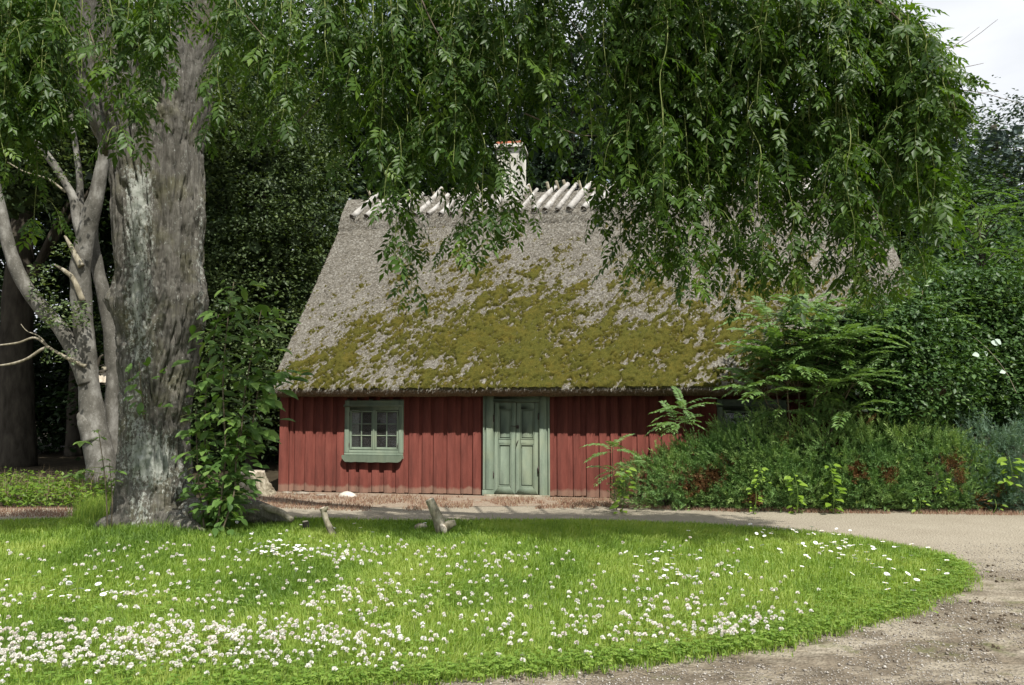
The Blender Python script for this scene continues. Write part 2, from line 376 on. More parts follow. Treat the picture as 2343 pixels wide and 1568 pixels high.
a = M('room_dark', 0.95, 0.05); a.col((0.05, 0.045, 0.04, 1)); MT['room'] = a.m
a = M('lace', 0.95, 0.05); a.col((0.6, 0.58, 0.54, 1)); MT['lace'] = a.m
def glassmat():
    a = M('old_glass', 0.05, 0.5); a.t.nodes.remove(a.b)
    gl = a.n('ShaderNodeBsdfGlossy'); gl.inputs['Roughness'].default_value = 0.06; gl.inputs[0].default_value = (0.9, 0.9, 0.95, 1)
    tr = a.n('ShaderNodeBsdfTransparent'); tr.inputs[0].default_value = (0.75, 0.78, 0.76, 1)
    fr = a.n('ShaderNodeFresnel'); fr.inputs[0].default_value = 1.5
    bp = a.n('ShaderNodeBump'); bp.inputs['Strength'].default_value = 0.35; bp.inputs['Distance'].default_value = 0.02
    a.l(a.noise(9, 3, 0.5, stretch=(0.6, 1, 2.2)), bp.inputs['Height']); a.l(bp.outputs[0], gl.inputs['Normal'])
    df = a.n('ShaderNodeBsdfDiffuse'); df.inputs[0].default_value = (0.3, 0.29, 0.28, 1)
    m1 = a.n('ShaderNodeMixShader'); a.l(fr.outputs[0], m1.inputs[0]); a.l(tr.outputs[0], m1.inputs[1]); a.l(gl.outputs[0], m1.inputs[2])
    m2 = a.n('ShaderNodeMixShader'); a.l(a.ramp(a.noise(25, 5, 0.7, stretch=(1, 1, 2.5)), [(0.45, (0.05, 0.05, 0.05)), (0.75, (0.3, 0.3, 0.3))]), m2.inputs[0]); a.l(m1.outputs[0], m2.inputs[1]); a.l(df.outputs[0], m2.inputs[2])
    a.l(m2.outputs[0], a.o.inputs[0]); return a.m
MT['glass'] = glassmat()
def gravelmat():
    a = M('gravel', 0.95, 0.1)
    v = a.n('ShaderNodeTexVoronoi'); v.inputs['Scale'].default_value = 42; a.l(a.coord(), v.inputs['Vector'])
    c = a.ramp(a.noise(60, 5, 0.7), [(0.3, (0.17, 0.145, 0.108)), (0.5, (0.31, 0.272, 0.208)), (0.72, (0.47, 0.43, 0.35))])
    c = a.mix(0.45, c, a.ramp(a.noise(0.9, 5, 0.6), [(0.3, (0.23, 0.195, 0.143)), (0.7, (0.38, 0.338, 0.265))]))
    g = a.n('ShaderNodeTexCoord'); sx = a.n('ShaderNodeSeparateXYZ'); a.l(g.outputs['Object'], sx.inputs[0])
    near = a.ramp(a.math('ADD', sx.outputs[1], a.math('MULTIPLY', a.noise(0.8, 3), 2.5)), [(0.0, (1, 1, 1)), (1.0, (0, 0, 0))])
    mp2 = a.n('ShaderNodeMapRange'); mp2.inputs[1].default_value = 7.6; mp2.inputs[2].default_value = 10.2; mp2.inputs[3].default_value = 1; mp2.inputs[4].default_value = 0
    a.l(a.math('ADD', sx.outputs[1], a.math('MULTIPLY', a.noise(0.7, 3), 2.0)), mp2.inputs[0])
    wet = a.ramp(a.noise(1.5, 6, 0.7, stretch=(0.8, 1.6, 1)), [(0.4, (0, 0, 0)), (0.52, (1, 1, 1))])
    c = a.mix(a.math('MULTIPLY', a.math('MULTIPLY', wet, mp2.outputs[0]), 0.85), c, a.ramp(a.noise(5, 5), [(0.35, (0.07, 0.055, 0.038)), (0.65, (0.19, 0.155, 0.112))]))
    gr = a.ramp(a.noise(2.3, 6, 0.7), [(0.56, (0, 0, 0)), (0.66, (1, 1, 1))])
    c = a.mix(a.math('MULTIPLY', a.math('MULTIPLY', gr, mp2.outputs[0]), 0.55), c, (0.11, 0.125, 0.04, 1))
    a.col(c); a.bump(v.outputs['Distance'], 0.7, 0.02); return a.m
MT['gravel'] = gravelmat()
a = M('soil', 0.95, 0.1); a.col(a.ramp(a.noise(3, 6), [(0.3, (0.03, 0.024, 0.015)), (0.7, (0.075, 0.06, 0.038))])); MT['soil'] = a.m
a = M('turf_soil', 0.95, 0.1); a.col(a.ramp(a.noise(12, 5), [(0.3, (0.06, 0.09, 0.02)), (0.7, (0.13, 0.18, 0.04))])); MT['turf'] = a.m
a = M('verge_soil', 0.95, 0.1); c = a.ramp(a.noise(14, 6, 0.7), [(0.3, (0.19, 0.15, 0.11)), (0.55, (0.3, 0.24, 0.18)), (0.75, (0.42, 0.36, 0.28))]); a.col(a.mix(a.math('MULTIPLY', a.ramp(a.noise(3, 4), [(0.5, (0, 0, 0)), (0.65, (1, 1, 1))]), 0.5), c, (0.27, 0.15, 0.1, 1))); a.bump(a.noise(50, 4), 0.6, 0.02); MT['verge'] = a.m
a = M('stone', 0.9, 0.2); a.col(a.ramp(a.attr(), [(0, (0.1, 0.08, 0.06)), (0.5, (0.27, 0.24, 0.2)), (1, (0.5, 0.47, 0.42))])); MT['pebble'] = a.m
a = M('field_stone', 0.85, 0.25); a.col(a.ramp(a.noise(7, 6, 0.65), [(0.3, (0.42, 0.37, 0.3)), (0.7, (0.72, 0.68, 0.6))])); a.bump(a.noise(18, 5), 0.4, 0.02); MT['fstone'] = a.m
a = M('grey_stone', 0.9, 0.2); a.col(a.ramp(a.noise(9, 6, 0.65), [(0.3, (0.17, 0.145, 0.11)), (0.7, (0.36, 0.32, 0.26))])); a.bump(a.noise(18, 5), 0.4, 0.02); MT['gstone'] = a.m
a = M('clod', 0.95, 0.1); a.col(a.ramp(a.noise(20, 5), [(0.3, (0.05, 0.038, 0.025)), (0.7, (0.13, 0.1, 0.07))])); a.bump(a.noise(60, 4), 0.8, 0.02); MT['clod'] = a.m

# leaf templates: length 1 along +Y, upper face +Z
LEAF = (np.array([[0, 0, 0], [-.5, .42, .10], [.5, .42, .10], [0, .45, -.02], [0, 1, -.12]], float), np.array([[0, 3, 1], [0, 2, 3], [1, 3, 4], [3, 2, 4]]))
LEAF2 = (np.array([[0, 0, 0], [-.5, .5, .08], [.5, .5, .08], [0, 1, -.06]], float), np.array([[0, 2, 3], [0, 3, 1]]))
LEAF8 = (np.array([[0, 0, 0], [-.36, .2, .05], [-.5, .48, .09], [-.3, .78, .03], [0, 1, -.14], [.3, .78, .03], [.5, .48, .09], [.36, .2, .05], [0, .33, -.01], [0, .68, -.04]], float),
         np.array([[0, 8, 1], [1, 8, 2], [8, 9, 2], [2, 9, 3], [3, 9, 4], [0, 7, 8], [7, 6, 8], [8, 6, 9], [6, 5, 9], [9, 5, 4]]))
def rdir(n):
    return nrm(RNG.normal(size=(n, 3)))

# ================================================================== the setting: ground, path, lawn
def poly_sheet(name, pts, z, mat, th=0.0):
    n = len(pts); V = [(p[0], p[1], z) for p in pts]
    me = bpy.data.meshes.new(name); me.from_pydata(V, [], [list(range(n))]); me.materials.append(mat); me.update()
    o = link(name, me); o['kind'] = 'structure'; return o
def in_poly(x, y, poly):
    r = np.zeros(len(x), bool); n = len(poly)
    for i in range(n):
        x1, y1 = poly[i][0], poly[i][1]; x2, y2 = poly[(i + 1) % n][0], poly[(i + 1) % n][1]
        if y1 == y2: continue
        c = ((y1 > y) != (y2 > y)) & (x < (x2 - x1) * (y - y1) / (y2 - y1) + x1); r ^= c
    return r
def edge_dist(x, y, poly):
    d = np.full(len(x), 1e9); n = len(poly)
    for i in range(n):
        a = np.array(poly[i][:2]); b = np.array(poly[(i + 1) % n][:2]); ab = b - a
        t = np.clip(((x - a[0]) * ab[0] + (y - a[1]) * ab[1]) / (ab @ ab + 1e-9), 0, 1)
        d = np.minimum(d, np.hypot(x - a[0] - t * ab[0], y - a[1] - t * ab[1]))
    return d
def smooth_poly(pts, k=6):
    p = np.array(pts); n = len(p); o = []
    for i in range(n):
        p0, p1, p2, p3 = p[i - 1], p[i], p[(i + 1) % n], p[(i + 2) % n]
        for j in range(k):
            f = j / k; o.append(0.5 * (2 * p1 + (p2 - p0) * f + (2 * p0 - 5 * p1 + 4 * p2 - p3) * f * f + (3 * p1 - p0 - 3 * p2 + p3) * f ** 3))
    return o

poly_sheet('ground', [(-150, -60), (150, -60), (150, 200), (-150, 200)], -0.008, MT['soil'])
poly_sheet('path', [(-16, -4), (16, -4), (16, 13.1), (9, 12.75), (3, 12.95), (2.6, 14.0), (-4.7, 15.1), (-5.2, 13.2), (-6.5, 12.75), (-16, 12.6)], -0.004, MT['gravel'])
LAWN_PX = [(0, 1612), (500, 1590), (860, 1562), (1150, 1543), (1400, 1520), (1600, 1496), (1800, 1468), (1950, 1432), (2080, 1393), (2160, 1354),
           (2200, 1322), (2198, 1298), (2155, 1275), (2060, 1253), (1940, 1234), (1800, 1219), (1600, 1204), (1400, 1198), (1200, 1196), (900, 1195), (600, 1190), (250, 1190), (0, 1197), (-300, 1199)]
LAWN = smooth_poly([tuple(G(u, v))[:2] for u, v in LAWN_PX] + [(-9.5, 9.0), (-7.5, 5.5)], 9)
_lp = np.array(LAWN); _q = np.c_[_lp, 0 * _lp[:, :1]]
_a, _b = fbm(_q * 2.2, 3, 5), fbm(_q * 2.2, 3, 6)
LAWN = [(p[0] + a_, p[1] + b_) for p, a_, b_ in zip(LAWN, .16 * (_a - _a.mean()) - .04, .14 * (_b - _b.mean()))]
poly_sheet('lawn', LAWN, 0.002, MT['turf'])

# ================================================================== the cottage
TH = R(10.0)
WC = G(640, 1124); WC.z = 0
ROT = Matrix.Rotation(-TH, 4, 'Z')
HM = Matrix.Translation(WC) @ ROT; HMI = HM.inverted()
def wall_xz(u, v, yl=0.0):
    """where the ray through a pixel meets the plane y = yl of the house"""
    o = HMI @ Vector((0, 0, CAMH)); d = (HMI.to_3x3() @ ray(u, v)); t = (yl - o.y) / d.y; p = o + d * t
    return p.x, p.z
HL = wall_xz(2135, 890)[0]                            # length of the house
HD = 7.0                                              # depth
ALPHA = R(50.0); OVH = 0.42
ZE = wall_xz(1180, 889, -OVH)[1]                      # top lip of the eave
RUN = HD / 2 + OVH; RISE = RUN * math.tan(ALPHA); ZR = ZE + RISE; SL = RUN / math.cos(ALPHA)
house = bpy.data.objects.new('thatched_cottage', None); COL.objects.link(house); house.matrix_world = HM
tag(house, 'red boarded cottage with mossy thatched roof and green door and window', 'cottage')
def hpart(name, V, F, mat, parent=None, smooth=False, **k):
    me = make_mesh(name, V, F, mats=(mat,) if not isinstance(mat, (list, tuple)) else mat, smooth=smooth, **k)
    return link(name, me, parent or house)
def hbox(name, x0, x1, y0, y1, z0, z1, mat, parent=None, b=0.005, j=0.0):
    V, F = bevbox_vf(x0, x1, y0, y1, z0, z1, b, j); return hpart(name, V, F, mat, parent)

ZW = ZE + 0.03                                        # wall top, hidden behind the thatch lip
def kz(x):                                            # small shifts: the old wall is uneven along its foot
    return 0.02 * math.sin(x * 1.3)
# openings on the wall (house coordinates)
wx0, _ = wall_xz(790, 985); wx1, _ = wall_xz(924, 985); _, wz1 = wall_xz(855, 916); _, wz0 = wall_xz(855, 1036)
dx0, _ = wall_xz(1106, 1020); dx1, _ = wall_xz(1258, 1020); _, dz1 = wall_xz(1180, 903)
vx0, _ = wall_xz(1640, 950); vx1 = vx0 + (wx1 - wx0)
opens = [(wx0 + .06, wx1 - .06, wz0 + .05, wz1 - .1), (dx0 + .06, dx1 - .06, -1, dz1 + .2), (vx0 + .06, vx1 - .06, wz0 + .05, wz1 - .1)]
bk = []; xb = 0.1
for (a, b, c, d) in sorted(opens):
    bk.append(box_vf(xb, a, 0.031, 0.045, 0.0, ZW)); 
    if c > 0: bk.append(box_vf(a, b, 0.031, 0.045, 0.0, c))
    if d < ZW: bk.append(box_vf(a, b, 0.031, 0.045, d, ZW))
    xb = b
bk.append(box_vf(xb, HL - .1, 0.031, 0.045, 0.0, ZW))
Vb, Fb, _ = cat_meshes([(v_, f_, 0) for v_, f_ in bk]); wall = hpart('front_wall', Vb, Fb, MT['red'])      # backing; the planks hang on it
# planks: recessed boards with proud cover boards, split round the openings
def plank(x0, x1, y0, y1, zlo, zhi):
    if x1 - x0 < 0.015: return
    segs = [(zlo, zhi)]
    for (a, b, c, d) in opens:
        if x1 > a + .002 and x0 < b - .002:
            ns = []
            for (s0, s1) in segs:
                if d <= s0 or c >= s1: ns.append((s0, s1)); continue
                if x0 < a or x1 > b:
                    if x0 < a: plank_raw(x0, a, y0, y1, max(c, s0), min(d, s1))
                    if x1 > b: plank_raw(b, x1, y0, y1, max(c, s0), min(d, s1))
                if c > s0: ns.append((s0, c))
                if d < s1: ns.append((d, s1))
            segs = ns
    for s in segs: plank_raw(x0, x1, y0, y1, *s)
def plank_raw(x0, x1, y0, y1, z0, z1):
    if z1 - z0 < 0.03 or x1 - x0 < 0.012: return
    V, F = bevbox_vf(x0, x1, y0, y1, z0, z1, 0.004)
    hpart('plank', V, F, MT['red'], wall)
x = 0.30
while x < HL - 0.2:
    wd = 0.165 + random.uniform(-0.035, 0.035); gp = 0.085 + random.uniform(-0.03, 0.03)
    plank(x + random.uniform(-.002, .002), x + wd, -0.021 + random.uniform(-.004, .004), 0.0, 0.012 + random.uniform(-.01, .015), ZW)
    x += wd + gp
x = 0.12
while x < HL - 0.05:
    wd = 0.24 + random.uniform(-0.02, 0.02)
    plank(x, min(x + wd - 0.002, HL - .03), 0.0015, 0.03, 0.02 + random.uniform(-.015, .01), ZW); x += wd
hbox('corner_board', -0.005, 0.17, -0.075, 0.03, 0.0, ZW, MT['red'], b=0.008)
hbox('corner_board', 0.185, 0.262, -0.028, 0.0, 0.0, ZW, MT['red'])
# the other walls and the two gables
def gable(x0, x1):
    p = [(0.035, 0.0), (HD, 0.0), (HD, ZW), (HD / 2, ZR - 0.28), (0.035, ZW)]
    V = [(x0, a, b) for a, b in p] + [(x1, a, b) for a, b in p]
    n = 5; F5 = [[4, 3, 2, 1, 0], [5, 6, 7, 8, 9]]; F4 = [[i, (i + 1) % n, (i + 1) % n + n, i + n] for i in range(n)]
    hpart('gable_wall', V, [np.array(F5), np.array(F4)], MT['red'])
gable(0.02, 0.10); gable(HL - 0.10, HL - 0.02)
hpart('back_wall', *box_vf(0.1, HL - 0.1, HD - 0.08, HD, 0, ZW), MT['red'])
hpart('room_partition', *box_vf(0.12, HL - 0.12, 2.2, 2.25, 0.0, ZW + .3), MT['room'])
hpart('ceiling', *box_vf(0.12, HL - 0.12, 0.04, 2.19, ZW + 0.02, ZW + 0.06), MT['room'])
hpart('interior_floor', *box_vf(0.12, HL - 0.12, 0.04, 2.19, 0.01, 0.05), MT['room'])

# ---- windows
def window(x0, x1, z0, z1, label):
    win = hbox('window', x0, x1, -0.02, 0.05, z1 - 0.005, z1 + 0.012, MT['green'])
    if label: win['label'] = label
    G_ = MT['green']; fw = 0.095
    def sub(nm, *b, m=G_): return hbox(nm, *b, m, parent=win)
    sub('window_frame', x0, x0 + fw, -0.05, 0.04, z0, z1 - .006); sub('window_frame', x1 - fw, x1, -0.05, 0.04, z0, z1 - .006)
    sub('window_frame', x0 + fw, x1 - fw, -0.048, 0.04, z1 - 0.19, z1 - .006)
    sub('window_frame', x0 + fw, x1 - fw, -0.052, 0.04, z0 - 0.002, z0 + 0.05)
    sub('head_moulding', x0 - 0.012, x1 + 0.012, -0.085, -0.051, z1 - 0.13, z1 - 0.085)
    sub('drip_rail', x0 + .005, x1 - .005, -0.066, -0.001, z0 - 0.045, z0 - 0.003)
    # sill board with rounded lower corners
    sx0, sx1, st, sb = x0 - 0.03, x1 + 0.005, z0 - 0.047, z0 - 0.175
    rr = 0.115; o2 = []
    for k in range(9):
        t = k / 8 * math.pi / 2; o2.append((sx0 + rr - rr * math.cos(t), sb + rr - rr * math.sin(t) + 0.004 * math.sin(k * 5)))
    for k in range(1, 12): o2.append((sx0 + rr + (sx1 - sx0 - 2 * rr) * k / 12, sb + random.uniform(-.004, .006)))
    for k in range(9):
        t = math.pi / 2 * (1 - k / 8); o2.append((sx1 - rr + rr * math.cos(t), sb + rr - rr * math.sin(t)))
    o2 += [(sx1 - .004, st), (sx0 + .004, st)]
    n = len(o2); V = [(a, -0.10, b) for a, b in o2] + [(a, -0.062, b) for a, b in o2]
    me = bpy.data.meshes.new('sill'); me.from_pydata(V, [], [list(range(n)), list(range(2 * n - 1, n - 1, -1))] + [[i, i + n, (i + 1) % n + n, (i + 1) % n] for i in range(n)])
    me.materials.append(G_); me.update(); link('sill', me, win)
    sub('sill_ledge', x0 - .02, x1, -0.061, -0.001, z0 - 0.11, z0 - 0.048)
    # two sashes of two by three panes
    ix0, ix1, iz0, iz1 = x0 + fw + .008, x1 - fw - .008, z0 + 0.058, z1 - 0.2
    mid = (ix0 + ix1) / 2; sub('mullion', mid - 0.016, mid + 0.016, -0.052, 0.02, iz0 - .006, iz1 + .006)
    for (a, b) in ((ix0, mid - 0.019), (mid + 0.019, ix1)):
        t = 0.034
        sub('sash_rail', a, a + t, -0.036, 0.0, iz0, iz1); sub('sash_rail', b - t, b, -0.036, 0.0, iz0, iz1)
        sub('sash_rail', a + t, b - t, -0.038, 0.0, iz0, iz0 + t + .014); sub('sash_rail', a + t, b - t, -0.036, 0.0, iz1 - t, iz1)
        pa, pb, qa, qb = a + t, b - t, iz0 + t + .014, iz1 - t; m = (pa + pb) / 2
        sub('muntin', m - 0.010, m + 0.010, -0.034, -0.004, qa, qb)
        for k in (1, 2):
            z = qa + (qb - qa) * k / 3
            sub('muntin', pa, m - .0105, -0.0325, -0.005, z - 0.009, z + 0.009); sub('muntin', m + .0105, pb, -0.0325, -0.005, z - 0.009, z + 0.009)
        for k in range(3):
            z_0 = qa + (qb - qa) * k / 3 + .0095; z_1 = qa + (qb - qa) * (k + 1) / 3 - .0095
            for (c0, c1) in ((pa + .001, m - .011), (m + .011, pb - .001)):
                tl = random.uniform(-.003, .003)
                V = [(c0, -0.017 + tl, z_0), (c1, -0.017 - tl, z_0), (c1, -0.017 - tl, z_1), (c0, -0.017 + tl, z_1), (c0, -0.014 + tl, z_0), (c1, -0.014 - tl, z_0), (c1, -0.014 - tl, z_1), (c0, -0.014 + tl, z_1)]
                hpart('pane', V, np.array([[0, 1, 2, 3], [7, 6, 5, 4]]), MT['glass'], win)
    # hinges on the outer rails
    for zz in (iz0 + .06, iz1 - .1):
        for xx in (ix0 - .006, ix1 - .004): sub('hinge', xx, xx + .012, -0.058, -0.052, zz, zz + .07, m=MT['iron'])
    # limp white curtain strip inside
    cx0 = ix0 - .02; n = 14; V = []; 
    for k in range(n):
        xx = cx0 + 0.16 * k / (n - 1); yy = 0.09 + 0.018 * math.sin(k * 1.9); V += [(xx, yy, iz0 - .05), (xx, yy, iz1 + .05)]
    hpart('curtain', V, np.array([[2 * k, 2 * k + 2, 2 * k + 3, 2 * k + 1] for k in range(n - 1)]), MT['lace'], win)
    return win
window(wx0, wx1, wz0, wz1, None); window(vx0, vx1, wz0, wz1, None)

# ---- door: casing, two panelled leaves, ironwork
door = hbox('door', dx0 + .05, dx1 - .05, 0.032, 0.05, 0.0, dz1 + .05, MT['green'])
def sub(nm, *b, m=MT['green'], bv=0.005): return hbox(nm, *b, m, parent=door, b=bv)
cw = 0.2
for (a, b, s) in ((dx0, dx0 + cw, 1), (dx1 - cw, dx1, -1)):
    sub('casing', a, b, -0.045, 0.03, 0.11 if s > 0 else 0.0, ZW)
    o = a + (0.05 if s > 0 else 0.0); sub('casing_moulding', o + .01, o + cw - .06, -0.066, -0.046, 0.115 if s > 0 else 0.0, ZW - .12)
    oo = a if s > 0 else b - .028; sub('casing_moulding', oo, oo + .028, -0.072, -0.046, 0.115 if s > 0 else 0.0, ZW - .06)
sub('plinth_block', dx0 - .012, dx0 + cw + .01, -0.07, 0.03, 0.0, 0.108)
sub('head_casing', dx0 + cw, dx1 - cw, -0.045, 0.03, dz1 - 0.15, ZW)
sub('head_moulding', dx0 + .09, dx1 - .09, -0.062, -0.0455, dz1 - 0.135, dz1 - 0.09)
lx0, lx1, lz0, lz1 = dx0 + cw + .006, dx1 - cw - .012, 0.04, dz1 - 0.156
lm = (lx0 + lx1) / 2 - .01
def leaf(a, b, lean):
    def B(nm, x0, x1, y0, y1, z0, z1, m=MT['green'], bv=0.006):
        V, F = bevbox_vf(x0, x1, y0, y1, z0, z1, bv); V = V.copy(); V[:, 0] += (V[:, 2] - 0.9) * lean
        return hpart(nm, V, F, m, door)
    sw = 0.085; rail = lz0 + (lz1 - lz0) * 0.57
    B('stile', a, a + sw, -0.03, 0.02, lz0, lz1); B('stile', b - sw, b, -0.03, 0.02, lz0, lz1)
    B('rail', a + sw, b - sw, -0.03, 0.02, lz1 - .12, lz1); B('rail', a + sw, b - sw, -0.03, 0.02, rail - .045, rail + .045); B('rail', a + sw, b - sw, -0.03, 0.02, lz0, lz0 + .13)
    for (z0, z1) in ((rail + .045, lz1 - .12), (lz0 + .13, rail - .045)):
        B('panel', a + sw, b - sw, -0.004, 0.012, z0, z1)
        B('panel', a + sw + .03, b - sw - .03, -0.02, -0.005, z0 + .035, z1 - .035, bv=0.012)
        B('panel_moulding', a + sw, a + sw + .018, -0.034, -0.0045, z0, z1); B('panel_moulding', b - sw - .018, b - sw, -0.034, -0.0045, z0, z1)
        B('panel_moulding', a + sw + .019, b - sw - .019, -0.034, -0.0045, z1 - .018, z1); B('panel_moulding', a + sw + .019, b - sw - .019, -0.036, -0.0045, z0, z0 + .02)
    # bottom weather board, mitred
    V = np.array([[a + .01, -0.052, lz0 + .005], [b - .01, -0.052, lz0 + .005], [b - .11, -0.031, lz0 + .15], [a + .11, -0.031, lz0 + .15],
                  [a + .01, -0.0305, lz0 + .005], [b - .01, -0.0305, lz0 + .005], [b - .11, -0.0305, lz0 + .15], [a + .11, -0.0305, lz0 + .15]]); V[:, 0] += (V[:, 2] - 0.9) * lean
    hpart('weather_board', V, np.array([[0, 1, 2, 3], [0, 4, 5, 1], [1, 5, 6, 2], [2, 6, 7, 3], [3, 7, 4, 0], [7, 6, 5, 4]]), MT['green'], door)
leaf(lx0, lm - .004, 0.012); leaf(lm + .004, lx1, 0.014)
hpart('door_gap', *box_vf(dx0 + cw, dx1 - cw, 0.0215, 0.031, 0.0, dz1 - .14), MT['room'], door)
sub('threshold', dx0 + .02, dx1 - .005, -0.09, 0.03, -0.02, 0.03, m=MT['dead'])
for (xx, zz) in ((lx0 - .014, 0.32), (lx0 - .006, 1.36), (lx1 + .0, 0.42), (lx1 + .008, 1.4)):
    V, F = tube([(xx, -0.05, zz), (xx, -0.05, zz + .13)], [.011, .011], sides=8); hpart('hinge', V, F, MT['iron'], door)
    sub('hinge_strap', xx - .02, xx + .02, -0.044, -0.0385, zz + .02, zz + .1, m=MT['iron'], bv=.001)
zl = lz0 + (lz1 - lz0) * 0.735
sub('lock_plate', lm + .015, lm + .065, -0.045, -0.031, zl - .03, zl + .035, m=MT['iron'], bv=.003)
V, F = tube([(lm + .04, -0.06, zl + .01), (lm - .03, -0.065, zl + .012), (lm - .085, -0.055, zl + .02)], [.009, .008, .006], 8, 6); hpart('latch', V, F, MT['iron'], door)
V, F = tube([(lm + .05, -0.04, zl - .25), (lm + .035, -0.07, zl - .29), (lm + .015, -0.045, zl - .345)], [.008, .009, .007], 8, 6); hpart('door_handle', V, F, MT['iron'], door)

# ---- thatched roof
X0, X1 = -0.06, HL + 0.06
na, ns = int((X1 - X0) / 0.026), int(SL / 0.026)
A, Sg = np.meshgrid(np.linspace(X0, X1, na), np.linspace(0, SL, ns), indexing='xy'); A = A.ravel(); Sg = Sg.ravel(); Z0 = np.zeros_like(A)
sag = -0.05 * np.sin((A - X0) / (X1 - X0) * np.pi) * np.clip(Sg / SL, 0, 1) + 0.05 * (fbm(np.stack([A * .6, Sg * .6, Z0], -1), 3, 5) - .5)
dg = np.stack([A * 1.0 - Sg * .35, Sg, Z0], -1)
h = 0.035 * (fbm(dg * [9, 3.5, 1], 4, 21, .6) - .5) + 0.03 * (vnoise(dg * [34, 14, 1], 4) - .5) + .016 * (RNG.random(len(A)) - .5)
lip = np.clip(1 - Sg / 0.07, 0, 1); h = h - 0.03 * lip ** 2
def roof_xyz(a, s, off, sagv=0):
    y = -OVH + s * math.cos(ALPHA) - off * math.sin(ALPHA); z = ZE + s * math.sin(ALPHA) + off * math.cos(ALPHA) + sagv
    return np.stack([a, y, z], -1)
HMn = np.array(HM)
def to_world(V): return V @ HMn[:3, :3].T + HMn[:3, 3]
pu, pv = proj(to_world(roof_xyz(A, Sg, Z0)))
vtop = np.interp(pu, [650, 740, 850, 950, 1050, 1150, 1250, 1350, 1500, 1650, 1800, 2100], [800, 690, 640, 640, 650, 600, 620, 660, 640, 640, 660, 700])
dens = np.clip((pv - vtop) / 110, -1, 1) * 0.5 + 0.2 - .1 * np.clip((pv - 830) / 50, 0, 1)
dens -= 0.34 * np.clip((960 - pu) / 130, 0, 1) - 0.12 * np.exp(-((pu - 780) / 60) ** 2 - ((pv - 790) / 70) ** 2)
dens += 0.2 * np.exp(-((pu - 1480) / 200) ** 2 - ((pv - 800) / 70) ** 2) + 0.15 * np.exp(-((pu - 1080) / 130) ** 2 - ((pv - 760) / 80) ** 2)
dens -= 0.22 * np.exp(-((pu - 1640) / 70) ** 2 - ((pv - 840) / 60) ** 2) + 0.2 * np.exp(-((pu - 1300) / 40) ** 2 - ((pv - 870) / 25) ** 2)
dm = np.stack([A * 1.0 - Sg * .55, Sg * 1.0, Z0], -1)
mfield = dens * .75 + 1.0 * (fbm(dm * [2.6, 1.6, 1], 3, 77, .6) - .5) + 1.3 * (fbm(dm * [7.5, 5, 1], 4, 78, .7) - .5) + .7 * (vnoise(dm * [20, 14, 1], 79) - .5) + .45 * (RNG.random(len(A)) - .5) - 0.03
mask = np.clip((mfield - 0.30) / 0.32, 0, 1)
Vr = roof_xyz(A, Sg, h, sag)
ii = (np.arange(ns - 1)[:, None] * na + np.arange(na - 1)[None]).ravel(); Fr = np.stack([ii, ii + 1, ii + 1 + na, ii + na], -1)
roof = hpart('roof', Vr, Fr, MT['thatch'], smooth=True, extra={'moss': np.clip((mfield - 0.02) / 0.4, 0, 1)})
cush = 0.012 + 0.035 * (1 - np.abs(2 * fbm(dm * [7, 5.5, 1], 3, 31, .6) - 1)) * mask ** 0.5 + 0.025 * vnoise(dm * [22, 18, 1], 8) + .012 * RNG.random(len(A))
hm_ = h * 0.4 + np.where(mask > 0, cush * np.clip(mask * 3, 0, 1) - 0.008, -0.03)
keep = mask[Fr].max(1) > 0.0
used = np.unique(Fr[keep]); rem = np.full(len(A), -1); rem[used] = np.arange(len(used))
mo = hpart('moss', roof_xyz(A, Sg, hm_, sag)[used], rem[Fr[keep]], MT['moss'], roof, smooth=True); mo['kind'] = 'stuff'
# thickness: lip, underside, verges and the far slope
TK = 0.17
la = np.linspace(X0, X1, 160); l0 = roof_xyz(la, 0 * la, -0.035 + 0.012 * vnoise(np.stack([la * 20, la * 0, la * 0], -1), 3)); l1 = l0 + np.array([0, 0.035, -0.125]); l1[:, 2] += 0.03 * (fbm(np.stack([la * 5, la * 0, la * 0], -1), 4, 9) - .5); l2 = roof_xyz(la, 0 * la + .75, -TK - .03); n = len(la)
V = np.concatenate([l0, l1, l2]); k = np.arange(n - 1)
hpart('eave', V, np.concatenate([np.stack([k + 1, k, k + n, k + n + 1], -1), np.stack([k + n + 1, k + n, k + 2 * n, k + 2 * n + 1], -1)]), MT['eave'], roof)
ss = np.linspace(0, SL, 90)
for xa, sg_ in ((X0, -1), (X1, 1)):
    top = roof_xyz(0 * ss + xa, ss, 0 * ss - .012 + 0.02 * vnoise(np.stack([ss * 9, ss * 0, ss * 0], -1), 6)); bot = roof_xyz(0 * ss + xa, ss, 0 * ss - TK)
    n = len(ss); k = np.arange(n - 1); V = np.concatenate([top + [0.004 * sg_, 0, 0], bot]); F = np.stack([k, k + 1, k + n + 1, k + n], -1)
    if sg_ > 0: F = F[:, ::-1]
    hpart('verge', V, F, MT['straw'], roof)
yb = HD + OVH
hpart('far_slope', [(X0, HD / 2, ZR), (X1, HD / 2, ZR), (X1, yb, ZE), (X0, yb, ZE), (X0, HD / 2, ZR - .25), (X1, HD / 2, ZR - .25), (X1, yb, ZE - .2), (X0, yb, ZE - .2)],
      np.array([[0, 1, 2, 3], [7, 6, 5, 4], [0, 3, 7, 4], [1, 5, 6, 2], [3, 2, 6, 7]]), MT['thatch'], roof)
hbox('bargeboard', X1 + .01, X1 + .04, HD / 2 - 0.9, HD / 2 - .2, ZR - 0.9, ZR - .3, MT['red'])
